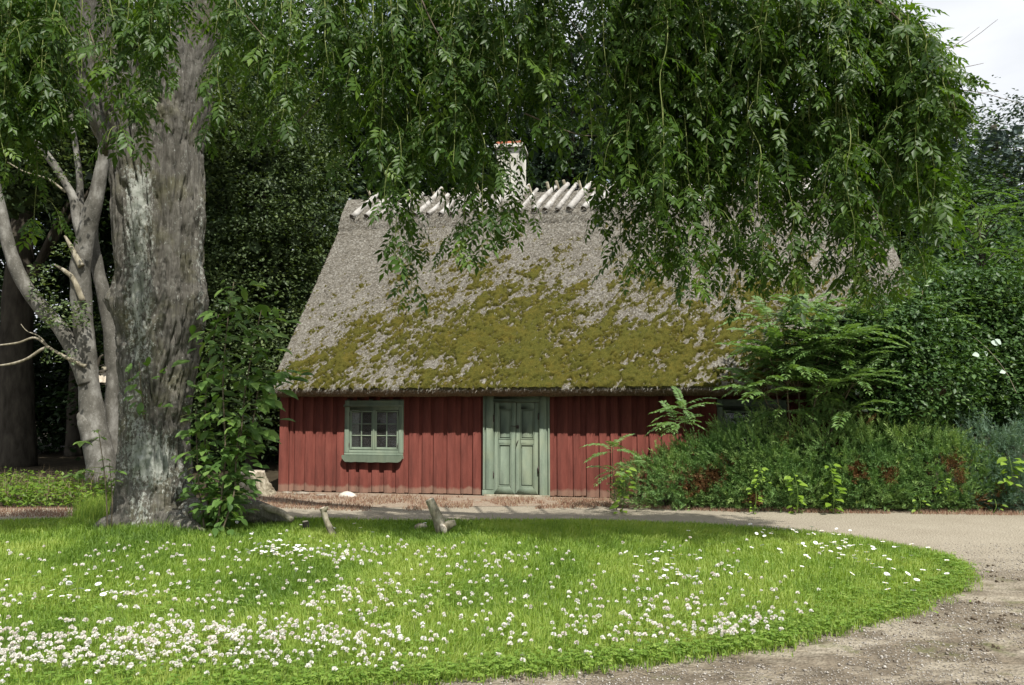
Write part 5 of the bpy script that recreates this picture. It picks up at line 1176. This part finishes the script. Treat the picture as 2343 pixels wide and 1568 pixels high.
# ================================================================== lawn: grass, clover, flowers
LP = np.array(LAWN)
def lawn_points(n_, margin=0.0, ymax=12.3, pw=1.0):
    """random lawn points, denser near the camera"""
    out = []
    while sum(len(o) for o in out) < n_:
        y = 4.0 + (ymax - 4.0) * RNG.random(n_); x = (RNG.random(n_) * 2 - 1) * (.70 * y + .7)
        k = in_poly(x, y, LAWN); out.append(np.stack([x[k], y[k]], -1))
    return np.concatenate(out)[:n_]
def px_of(xy, z=0.0): return proj(np.concatenate([xy, np.full((len(xy), 1), z)], 1))
n_ = 205000; xy = lawn_points(n_)
ed = edge_dist(xy[:, 0], xy[:, 1], LAWN)
p3 = np.stack([xy[:, 0], xy[:, 1], np.zeros(n_)], -1)
pn = fbm(p3 * 1.1, 4, 33); pn2 = fbm(p3 * 5, 3, 61)
tdist = np.hypot(xy[:, 0] - tb.x, (xy[:, 1] - tb.y) * .8)
H = .035 + .06 * pn + .03 * pn2 + RNG.normal(0, .016, n_)
H *= np.interp(ed, [0, .15, .6], [.65, .9, 1]) * np.interp(xy[:, 1], [4, 6, 9, 11.5], [.62, .85, 1.0, 1.05]) * np.interp(tdist, [.8, 1.3], [1.5, 1])
H = np.clip(H, .025, .3); H[RNG.random(n_) < .012] *= 1.6
wd = np.interp(xy[:, 1], [4, 8, 12], [.0034, .0052, .008]) * RNG.uniform(.7, 1.4, n_)
wind = (fbm(p3 * .8, 2, 90) - .5) * 2; az = RNG.uniform(0, 6.28, n_)
lean = RNG.uniform(.1, .75, n_); dx = np.cos(az) * lean + wind * .35 + .12; dy = np.sin(az) * lean * .8
T = np.array([[-.5, 0, 0], [.5, 0, 0], [.38, .5, 0], [-.38, .5, 0], [0, 1, 0]])
wv = nrm(np.stack([-np.sin(az), np.cos(az) * .6, np.zeros(n_)], -1)); wv[np.abs(wv[:, 0]) < .5] *= [1, 1, 1]
base = np.concatenate([xy, np.zeros((n_, 1))], 1); mid = base + np.stack([dx * .3, dy * .3, np.full(n_, .62)], -1) * H[:, None]; tip = base + np.stack([dx, dy, 1 - .35 * lean], -1) * H[:, None]
ww = wv * wd[:, None]
V = np.stack([base - ww * .5, base + ww * .5, mid + ww * .4, mid - ww * .4, tip], 1).reshape(-1, 3); i5 = np.arange(n_) * 5
F4 = np.stack([i5, i5 + 1, i5 + 2, i5 + 3], -1); F3 = np.stack([i5 + 3, i5 + 2, i5 + 4], -1)
tone = np.clip(.5 + 1.5 * (fbm(p3 * .9 + 40, 4, 44) - .5) + .6 * (pn2 - .5) + RNG.normal(0, .18, n_) + np.interp(xy[:, 1], [4, 7, 12], [.08, .06, -.12]), 0, 1)
V[:, 2] += .001
o = link('grass', make_mesh('grass', V, [F4, F3], np.repeat(tone, 5), (MT['grass'],))); tag(o, 'bright green lawn grass growing round the big trunk', 'grass', kind='stuff')
# taller tufts round the trunk's left foot and the lawn's far rim
def tufts(pts, n_each, h, spread, mat, name, label, cat, wdt=.006, bend=.5):
    c = np.repeat(np.array(pts), n_each, 0); m = len(c); b = c + np.concatenate([RNG.normal(0, spread, (m, 2)), np.zeros((m, 1))], 1); hh = h * RNG.uniform(.4, 1.15, m); az = RNG.uniform(0, 6.28, m); ln = RNG.uniform(.05, bend, m)
    t = b + np.stack([np.cos(az) * ln, np.sin(az) * ln * .7, 1 - .4 * ln], -1) * hh[:, None]; mi = b + np.stack([np.cos(az) * ln * .3, np.sin(az) * ln * .2, np.full(m, .6)], -1) * hh[:, None]
    w_ = nrm(np.stack([np.sin(az) + .5, np.cos(az) * .4, 0 * az], -1)) * wdt; V = np.stack([b - w_ * .5, b + w_ * .5, mi + w_ * .4, mi - w_ * .4, t], 1).reshape(-1, 3); i = np.arange(m) * 5
    o = link(name, make_mesh(name, V, [np.stack([i, i + 1, i + 2, i + 3], -1), np.stack([i + 3, i + 2, i + 4], -1)], np.repeat(RNG.random(m), 5), (MT[mat],))); tag(o, label, cat, kind='stuff'); return o
pts = [tuple(G(u, v)) for u, v in [(random.uniform(175, 270), random.uniform(1172, 1205)) for _ in range(60)]]
tufts(pts, 22, .34, .06, 'grass', 'tall_grass', 'taller dark grass at the left foot of the big trunk', 'grass', .007, .6)
pts = [tuple(G(random.uniform(-150, 260), random.uniform(1128, 1152))) for _ in range(90)]
tufts(pts, 8, .55, .1, 'dry', 'dry_grass', 'dry seeding grass stalks at the edge of the dark wood', 'grass', .006, .6)
# weeds bank in front of the dark wood
m = 5200; u = RNG.uniform(-200, 290, m); v = RNG.uniform(1118, 1160, m); g = np.array([list(G(a_, b_)) for a_, b_ in zip(u, v)]); g[:, 2] = RNG.random(m) ** 1.4 * .36 * (.5 + fbm(g * 1.6, 2, 6)); sc = RNG.uniform(.05, .1, m)
dr = nrm(RNG.normal(size=(m, 3)) * [1, 1, .4]); V, F, r = scatter(*LEAF, g, frames(dr, RNG.normal(0, .4, (m, 3)) + [0, -.3, 1]), np.stack([sc * .65, sc, sc], -1), np.clip(RNG.normal(.5, .25, m), 0, 1))
o = link('weed_bank', make_mesh('weed_bank', V, F, r, (MT['weed'],))); tag(o, 'sunlit yellow-green weeds along the edge of the dark wood', 'weeds', kind='stuff')
# straggling blades and leaves just outside the lawn's rim
k = RNG.integers(0, len(LP), 9000); f = RNG.random((9000, 1)); rim = LP[k] * f + LP[(k + 1) % len(LP)] * (1 - f) + RNG.normal(0, .07, (9000, 2)); rim = rim[(np.abs(rim[:, 0]) < .72 * rim[:, 1] + .5) & (rim[:, 1] > 3.8)]
tufts(np.c_[rim, np.zeros(len(rim))], 3, .075, .015, 'grass', 'rim_grass', 'short straggling blades along the rim of the lawn', 'grass', .0055, .9)
# clover leaves, thickest along the near rim
m = 21000; xy = lawn_points(m); ed = edge_dist(xy[:, 0], xy[:, 1], LAWN); pu, pv = px_of(xy)
pr = .62 * np.clip(1.1 - ed / .7, 0, 1) * (xy[:, 1] < 8.5) + .55 * (fbm(np.c_[xy, xy[:, :1] * 0] * .9, 3, 71) > .52) * (xy[:, 1] < 7.5) + .1
k = RNG.random(m) < pr; xy = np.concatenate([xy[k], rim[rim[:, 1] < 8.5][:2600] + RNG.normal(0, .04, (min(2600, (rim[:, 1] < 8.5).sum()), 2))]); m = len(xy); hz = RNG.uniform(.03, .075, m) * np.interp(xy[:, 1], [4, 8], [.9, 1.1])
ps, ds, nm = [], [], []; az = RNG.uniform(0, 6.28, m)
for j in range(3):
    a_ = az + j * 2.094; ps.append(np.c_[xy, hz]); ds.append(np.stack([np.cos(a_), np.sin(a_), RNG.uniform(-.1, .35, m)], -1)); nm.append(RNG.normal(0, .25, (m, 3)) + [0, 0, 1])
ps = np.concatenate(ps); ds = np.concatenate(ds); nm = np.concatenate(nm); sc = np.tile(RNG.uniform(.014, .024, m), 3)
CL = (np.array([[0, 0, 0], [-.5, .6, .05], [-.3, 1, 0], [.3, 1, 0], [.5, .6, .05]]), np.array([[0, 4, 3], [0, 3, 2], [0, 2, 1]]))
V, F, r = scatter(*CL, ps, frames(ds, nm), np.stack([sc, sc, sc], -1), np.tile(np.clip(RNG.normal(.5, .22, m), 0, 1), 3))
o = link('clover_leaves', make_mesh('clover_leaves', V, F, r, (MT['clover'],))); tag(o, 'low clover leaves along the near rim of the lawn', 'clover', kind='stuff')

# flower heads ----------------------------------------------------
def clover_head(seed):
    rg = np.random.default_rng(seed); n_ = 26; d = nrm(rg.normal(size=(n_, 3)) + [0, 0, .35]); d[:, 2] = np.where(d[:, 2] < -.5, -d[:, 2], d[:, 2])
    T = np.array([[-.3, 0, 0], [.3, 0, 0], [.42, .7, .08], [0, 1, 0], [-.42, .7, .08]]); F = np.array([[0, 1, 2], [0, 2, 4], [4, 2, 3]])
    V, F, r = scatter(T, F, d * .006, frames(d + [0, 0, .25], rdir(n_)), np.full((n_, 3), .0155) * [.8, 1, 1], np.clip(rg.normal(.6, .2, n_) + d[:, 2] * .3, 0, 1)); return V, F, r
def stem_vf(h, r=.0016): return tube([(0, 0, -h), (.004, 0, -h * .5), (0, 0, -.003)], [r, r, r], 3, 3, False)
HEAD = [clover_head(k) for k in range(4)]
def flower_mesh(name, head, h, mat):
    sv, sf = stem_vf(h); V, Fs, r = cat_meshes([(sv, sf, .5), head]); 
    Fq = [f for f in Fs if f.shape[1] == 4]; Ft = [f for f in Fs if f.shape[1] == 3]; FF = Fq + Ft
    mi = np.concatenate([np.zeros(sum(len(f) for f in Fq)), np.ones(sum(len(f) for f in Ft))])
    return make_mesh(name, V, FF, r, (MT['gstem'], MT[mat]), midx=mi)
def cl_density(u, v):
    g_ = lambda a, b, c, d, w_: w_ * np.exp(-((u - a) / c) ** 2 - ((v - b) / d) ** 2)
    r = .17 * np.clip((v - 1235) / 30, 0, 1) * np.clip((1950 - u) / 200, 0, 1) * np.clip((1545 - v) / 30, 0, 1)
    r = r + g_(60, 1490, 120, 32, 1.6) + g_(330, 1480, 190, 34, 1.5) + g_(600, 1462, 150, 32, 1.3) + g_(860, 1475, 160, 34, .75) + g_(1560, 1430, 220, 50, .6) + g_(1700, 1455, 160, 30, .5)
    r = r + g_(900, 1278, 180, 20, 1.0) + g_(640, 1265, 170, 20, .35) + g_(330, 1265, 190, 25, .35) + g_(1100, 1300, 120, 22, .4) + g_(380, 1340, 300, 40, .2) + g_(850, 1370, 250, 40, .3) + g_(1550, 1330, 150, 40, .25) + g_(1150, 1450, 120, 40, .2)
    return r
def pick(n_, dens, size):
    out = []
    while sum(len(o) for o in out) < n_:
        uu = RNG.uniform(-60, 2260, 20000); vv = RNG.uniform(1190, 1580, 20000)
        g = np.stack([uu, vv], -1)[RNG.random(20000) < dens(uu, vv) / 1.7]
        w_ = np.array([list(G(a_, b_, .08))[:2] for a_, b_ in g[:4000]]); k = in_poly(w_[:, 0], w_[:, 1], LAWN); out.append(w_[k])
    return np.concatenate(out)[:n_]
clv = pick(1500, cl_density, 1); clv = clv[np.argsort(clv[:, 1])]
FM = [flower_mesh('clover_flower', HEAD[k], .10, 'petal') for k in range(4)]
for k in range(300):
    x, y = clv[k]; h = random.uniform(.045, .095); s = random.uniform(.5, 1.02)
    o = link('clover_flower', FM[k % 4]); o.matrix_basis = Matrix.Translation((x, y, h)) @ Matrix.Rotation(random.uniform(0, 6.28), 4, 'Z') @ Matrix.Rotation(random.gauss(0, .18), 4, 'X') @ Matrix.Diagonal((s, s, h / .1 if h > .1 else s, 1))
    o.location.z = h; tag(o, 'white clover flower head on a thin stem in the near part of the lawn', 'flower', 'near clover flowers')
lst = []
for k in range(4):
    w_ = np.arange(300, len(clv))[np.arange(300, len(clv)) % 4 == k]; m = len(w_); h = RNG.uniform(.07, .13, m) * np.interp(clv[w_, 1], [5, 9], [1, 1.25]); s = RNG.uniform(.6, 1.1, m)
    lst.append(scatter(HEAD[k][0], HEAD[k][1], np.c_[clv[w_], h], frames(nrm(RNG.normal(0, .3, (m, 3)) + [0, 1, 0]), np.tile([0, 0, 1.], (m, 1))), s, RNG.uniform(.3, .9, m)))
V, F, r = cat_meshes(lst); o = link('clover_drift', make_mesh('clover_drift', V, F, r, (MT['petal'],))); tag(o, 'drifts of smaller white clover heads farther back in the lawn', 'flowers', kind='stuff')
def daisy_mesh():
    n_ = 14; T = np.array([[-.2, 0, 0], [.2, 0, 0], [.16, 1, .1], [-.16, 1, .1]]); a_ = np.arange(n_) / n_ * 6.283
    V, F, r = scatter(T * [.022, .0165, .0165] * [1, 1, 1], np.array([[0, 1, 2, 3]]), np.stack([np.cos(a_) * .003, np.sin(a_) * .003, 0 * a_], -1), frames(np.stack([np.cos(a_), np.sin(a_), 0 * a_ + .12], -1), np.tile([0, 0, 1.], (n_, 1))), np.ones(n_), np.full(n_, .5))
    b = np.arange(8) / 8 * 6.283; E = np.concatenate([np.stack([np.cos(b) * .0052, np.sin(b) * .0052, 0 * b + .003], -1), [[0, 0, .006]]]); EF = np.array([[k, (k + 1) % 8, 8] for k in range(8)])
    sv, sf = stem_vf(.1); V2, Fs, r2 = cat_meshes([(V, F, r), (sv, sf, .5), (E, EF, .5)])
    q = [f for f in Fs if f.shape[1] == 4][0]; t = [f for f in Fs if f.shape[1] == 3][0]; mi = np.concatenate([np.zeros(n_), np.full(len(q) - n_, 1), np.full(len(t), 2)])
    return make_mesh('daisy', V2, [q, t], r2, (MT['daisy'], MT['gstem'], MT['eye']), midx=mi)
def da_density(u, v):
    g_ = lambda a, b, c, d, w_: w_ * np.exp(-((u - a) / c) ** 2 - ((v - b) / d) ** 2)
    return g_(640, 1262, 90, 20, 1.5) + g_(1510, 1280, 60, 20, .6) + g_(1900, 1255, 130, 14, .9) + g_(1830, 1222, 110, 10, .9) + g_(2050, 1300, 120, 40, .4) + g_(150, 1352, 110, 20, .35) + g_(800, 1205, 110, 14, .3) + g_(600, 1190, 60, 12, .4) + g_(1600, 1320, 100, 30, .3)
das = pick(230, da_density, 1); DM = daisy_mesh()
for k, (x, y) in enumerate(das):
    h = random.uniform(.09, .14); s = random.uniform(.95, 1.4); o = link('daisy', DM)
    o.matrix_basis = Matrix.Translation((x, y, h)) @ Matrix.Rotation(random.uniform(0, 6.28), 4, 'Z') @ Matrix.Rotation(random.gauss(.25, .2), 4, 'X') @ Matrix.Diagonal((s, s, s, 1)); tag(o, 'flat white daisy with a yellow eye in the lawn grass', 'daisy', 'daisies in the lawn')

# ================================================================== verge, stones, wood
vp = [(-5.0, 14.95)] + [tuple((HM @ Vector((x, -.02, 0))).xy) for x in np.linspace(.1, HL, 10)] 
front = [tuple(G(u, v))[:2] for u, v in ((2342, 1178), (2000, 1172), (1700, 1168), (1420, 1158), (1200, 1158), (1000, 1160), (800, 1162), (620, 1160), (540, 1150))]
poly_sheet('verge', vp + front, 0.0, MT['verge'])
V0 = np.array(front); m = 16000
t = RNG.random(m); u = RNG.uniform(540, 2342, m); far_v = np.interp(u, [540, 640, 1100, 1420, 1700, 2342], [1128, 1128, 1139, 1142, 1158, 1160]); near_v = np.interp(u, [540, 800, 1000, 1420, 1700, 2342], [1160, 1170, 1168, 1162, 1172, 1180])
v = far_v + (near_v - far_v) * RNG.random(m); g = np.array([list(G(a_, b_)) for a_, b_ in zip(u, v)]); k = (fbm(g * 2.0, 3, 19) > .42); g = g[k]; m = len(g); hh = RNG.uniform(.02, .075, m); az = RNG.uniform(0, 6.28, m)
T = np.array([[-.5, 0, 0], [.5, 0, 0], [0, 1, 0]]); dr = np.stack([np.cos(az) * .5, np.sin(az) * .3, np.ones(m)], -1)
V, F, r = scatter(T, np.array([[0, 1, 2]]), g, frames(dr, RNG.normal(0, .3, (m, 3)) + [0, -1, 0]), np.stack([np.full(m, .012), hh, hh], -1), RNG.random(m))
l_ = [(V, F, r)]
m = 1900; g = np.array([list(G(RNG.uniform(-150, 210), RNG.uniform(1163, 1184))) for _ in range(m)]); hh = RNG.uniform(.02, .07, m); az = RNG.uniform(0, 6.28, m); dr = np.stack([np.cos(az) * .5, np.sin(az) * .3, np.ones(m)], -1)
l_.append(scatter(T, np.array([[0, 1, 2]]), g, frames(dr, RNG.normal(0, .3, (m, 3)) + [0, -1, 0]), np.stack([np.full(m, .011), hh, hh], -1), RNG.random(m) * .8))
V, F, r = cat_meshes(l_); o = link('sorrel', make_mesh('sorrel', V, F, r, (MT['sorrel'],))); tag(o, 'low reddish sorrel fuzz between the gravel path and the cottage', 'sorrel', kind='stuff')
# pebbles and clods of the near gravel
ICO = (np.array([[0, 0, 1], [.89, 0, .45], [.28, .85, .45], [-.72, .53, .45], [-.72, -.53, .45], [.28, -.85, .45], [.72, .53, -.45], [-.28, .85, -.45], [-.89, 0, -.45], [-.28, -.85, -.45], [.72, -.53, -.45], [0, 0, -1]]),
       np.array([[0, 1, 2], [0, 2, 3], [0, 3, 4], [0, 4, 5], [0, 5, 1], [1, 6, 2], [2, 7, 3], [3, 8, 4], [4, 9, 5], [5, 10, 1], [6, 7, 2], [7, 8, 3], [8, 9, 4], [9, 10, 5], [10, 6, 1], [11, 7, 6], [11, 8, 7], [11, 9, 8], [11, 10, 9], [11, 6, 10]]))
m = 110000; y = RNG.uniform(3.9, 9.5, m); x = RNG.uniform(-4, 7.5, m); k = ~in_poly(x, y, LAWN) & (np.abs(x) < .72 * y + .4); x = x[k]; y = y[k]; k = RNG.random(len(x)) < np.interp(y, [4, 7, 9.5], [1, .7, .12]) * (fbm(np.c_[x, y, 0 * x] * 1.1, 3, 55) > .38); x = x[k][:22000]; y = y[k][:22000]; m = len(x)
sz = RNG.uniform(.003, .009, m) * np.where(RNG.random(m) < .04, 1.9, 1); az = RNG.uniform(0, 6.28, m)
OCT = (np.array([[1, 0, 0], [-.9, .2, 0], [.1, 1, .1], [0, -1, 0], [.1, 0, 1], [0, .1, -1]]), np.array([[0, 2, 4], [2, 1, 4], [1, 3, 4], [3, 0, 4], [2, 0, 5], [1, 2, 5], [3, 1, 5], [0, 3, 5]]))
V, F, r = scatter(*OCT, np.c_[x, y, sz * .35 - .004], frames(np.stack([np.cos(az), np.sin(az), 0 * az], -1), np.tile([0, 0, 1.], (m, 1)) + RNG.normal(0, .2, (m, 3))), np.stack([sz, sz * RNG.uniform(.7, 1.2, m), sz * .6], -1), np.clip(RNG.normal(.55, .25, m), 0, 1))
o = link('pebbles', make_mesh('pebbles', V, F, r, (MT['pebble'],))); tag(o, 'loose grey pebbles of the gravel in the near right corner', 'gravel', kind='stuff')
def lump(name, c, r, sq, mat, label, cat, group=None, seed=0, sub=3):
    n1, n2 = 14, 10; th = np.linspace(0, 6.283, n1, endpoint=False); ph = np.linspace(0.05, 3.09, n2); A_, B_ = np.meshgrid(th, ph); d = np.stack([np.cos(A_) * np.sin(B_), np.sin(A_) * np.sin(B_), np.cos(B_)], -1).reshape(-1, 3)
    V = d * np.array(sq) * r * (.75 + .5 * fbm(d * 1.6 + seed * 3.1, 3, seed))[:, None]; i = np.array([[a_ * n1 + b_, a_ * n1 + (b_ + 1) % n1, (a_ + 1) * n1 + (b_ + 1) % n1, (a_ + 1) * n1 + b_] for a_ in range(n2 - 1) for b_ in range(n1)])[:, ::-1]
    o = link(name, make_mesh(name, V, i, mats=(MT[mat],), smooth=True)); o.location = c; tag(o, label, cat, group); return o
g = G(795, 1136); lump('boulder', (g.x, g.y, .0), .17, (1, .7, .55), 'fstone', 'rounded white boulder on the verge below the window', 'stone', None, 4)
for k, (u, v, r_, lb) in enumerate(((597, 1121, .11, 'pale stone leaning on the cut stump'), (570, 1128, .2, 'flat grey stone slab in front of the cut stump'), (655, 1129, .09, 'low foundation stone right under the corner board'), (690, 1131, .13, 'flat foundation stone left of the window'), (735, 1134, .08, 'small foundation stone just left of the white boulder'), (620, 1130, .07, 'little stone between the stump and the cottage corner'))):
    g = G(u, v); lump('stone', (g.x, g.y, .01), r_, (1.2, .7, .32), 'gstone', lb, 'stone', 'stones at the cottage foot', 10 + k)
m = 900; x = RNG.uniform(-1.5, 7, m); y = RNG.uniform(4, 8.5, m); k = ~in_poly(x, y, LAWN) & (x < .7 * y + .3) & (fbm(np.c_[x, y, 0 * x] * 1.3, 3, 155) > .5); x = x[k][:45]; y = y[k][:45]; m = len(x); lst = []
for a_, b_ in zip(x, y):
    q = RNG.integers(3, 8); s = RNG.uniform(.005, .015, q); lst.append(scatter(*ICO, np.c_[a_ + RNG.normal(0, .04, q), b_ + RNG.normal(0, .025, q), s * .3 - .004], frames(rdir(q), rdir(q)), np.stack([s, s * RNG.uniform(.7, 1.8, q), s * .6], -1), np.full(q, .1)))
V, F, r = cat_meshes(lst); o = link('clods', make_mesh('clods', V, F, r, (MT['clod'],))); tag(o, 'dark crumbly earth clods lying on the near gravel', 'clods', kind='stuff')
m = 900; x = RNG.uniform(-1, 7, m); y = RNG.uniform(4.0, 8.5, m); k = ~in_poly(x, y, LAWN) & (x < .7 * y + .3); x = x[k]; y = y[k]; m = len(x); az = RNG.uniform(0, 6.28, m)
V, F, r = scatter(T, np.array([[0, 1, 2]]), np.c_[x, y, np.full(m, .004)], frames(np.stack([np.cos(az), np.sin(az) * .5, RNG.uniform(0, .08, m)], -1), np.tile([0, 0, 1.], (m, 1))), np.stack([np.full(m, .005), RNG.uniform(.05, .16, m), np.full(m, .1)], -1), RNG.random(m))
o = link('dry_bits', make_mesh('dry_bits', V, F, r, (MT['dry'],))); tag(o, 'dry straw bits scattered over the near gravel', 'straw', kind='stuff')

# cut stump behind, fallen branch, broken stakes
s0 = P(575, 1110, 14.7); s0.z = 0
st = Thing('tree_stump', s0, 'cut grey tree stump with flared foot beside the cottage corner', 'stump')
V, F = tube([(s0.x, s0.y, -.05), (s0.x - .01, s0.y, .1), (s0.x - .03, s0.y, .28), (s0.x - .04, s0.y, .42)], [.5, .4, .31, .28], 40, 60, False, bark_disp(.035, 70)); st.part('bark', make_mesh('bark', V, F, mats=(MT['dead'],), smooth=True))
V, F = tube([(s0.x - .04, s0.y, .38), (s0.x - .04, s0.y, .43)], [.275, .27], 4, 40, True, lambda Pp, th, s, r: .02 * (vnoise(np.stack([np.cos(th) * 3, np.sin(th) * 3, 0 * th], -1), 7) - .5)); st.part('cut_face', make_mesh('cut_face', V, F, mats=(MT['cut'],)))
def stick_thing(name, uvY, rr, label, cat, mat='dead', knots=()):
    pts = [P(*q) for q in uvY]; b = min(pts, key=lambda p: p.z); th = Thing(name, (b.x, b.y, 0), label, cat)
    V, F = tube(pts, rr, 40, 16, True, bark_disp(.008, 80)); th.part('wood', make_mesh('wood', V, F, mats=(MT[mat],), smooth=True)); 
    V, F = tube([np.array(pts[-1]) * 1.0 - (np.array(pts[-1]) - np.array(pts[-2])) * .02, np.array(pts[-1]) + nrm(np.array(pts[-1]) - np.array(pts[-2])) * .012], [rr[-1] * .9, rr[-1] * .8], 2, 12); th.part('broken_end', make_mesh('broken_end', V, F, mats=(MT['cut'],)))
    return th
stick_thing('fallen_branch', [(668, 1190, 10.6), (640, 1172, 10.7), (600, 1160, 10.8), (560, 1148, 10.9)], [.04, .05, .055, .05], 'pale fallen branch lying from the trunk root into the grass', 'branch')
th = stick_thing('broken_stake', [(768, 1240, 9.85), (757, 1215, 9.85), (746, 1190, 9.85), (738, 1163, 9.85)], [.05, .045, .04, .045], 'thin pale broken branch sticking up slanted from the lawn', 'branch')
V, F = tube([P(738, 1172, 9.85), P(746, 1163, 9.83), P(750, 1160, 9.82)], [.035, .03, .015], 8, 10, True, bark_disp(.008, 81)); th.part('knot', make_mesh('knot', V, F, mats=(MT['dead'],), smooth=True))
th = stick_thing('broken_log', [(1012, 1225, 10.1), (1006, 1200, 10.1), (994, 1170, 10.1), (982, 1144, 10.1)], [.085, .08, .068, .06], 'thick stubby log piece leaning upright in the middle of the lawn', 'log')
V, F = tube([P(1012, 1212, 10.1), P(1030, 1200, 10.05), P(1042, 1195, 10.05)], [.07, .06, .04], 12, 14, True, bark_disp(.014, 82)); th.part('knot', make_mesh('knot', V, F, mats=(MT['dead'],), smooth=True))
V, F = tube([P(1008, 1200, 10.03), P(1015, 1210, 9.99), P(1018, 1222, 9.98)], [.02, .045, .02], 8, 8, True); th.part('torn_wood', make_mesh('torn_wood', V, F, mats=(MT['cut'],)))
stick_thing('small_stub', [(699, 1212, 10.4), (699, 1203, 10.4), (698, 1194, 10.4)], [.05, .048, .045], 'small dark sawn stub in the grass left of the slanted branch', 'stub', 'dtrunk')
tg = G(962, 1214); lump('wood_chunk', (tg.x, tg.y, .04), .08, (1.2, .7, .7), 'dead', 'small grey wood chunk in the grass left of the stubby log', 'wood', None, 31)
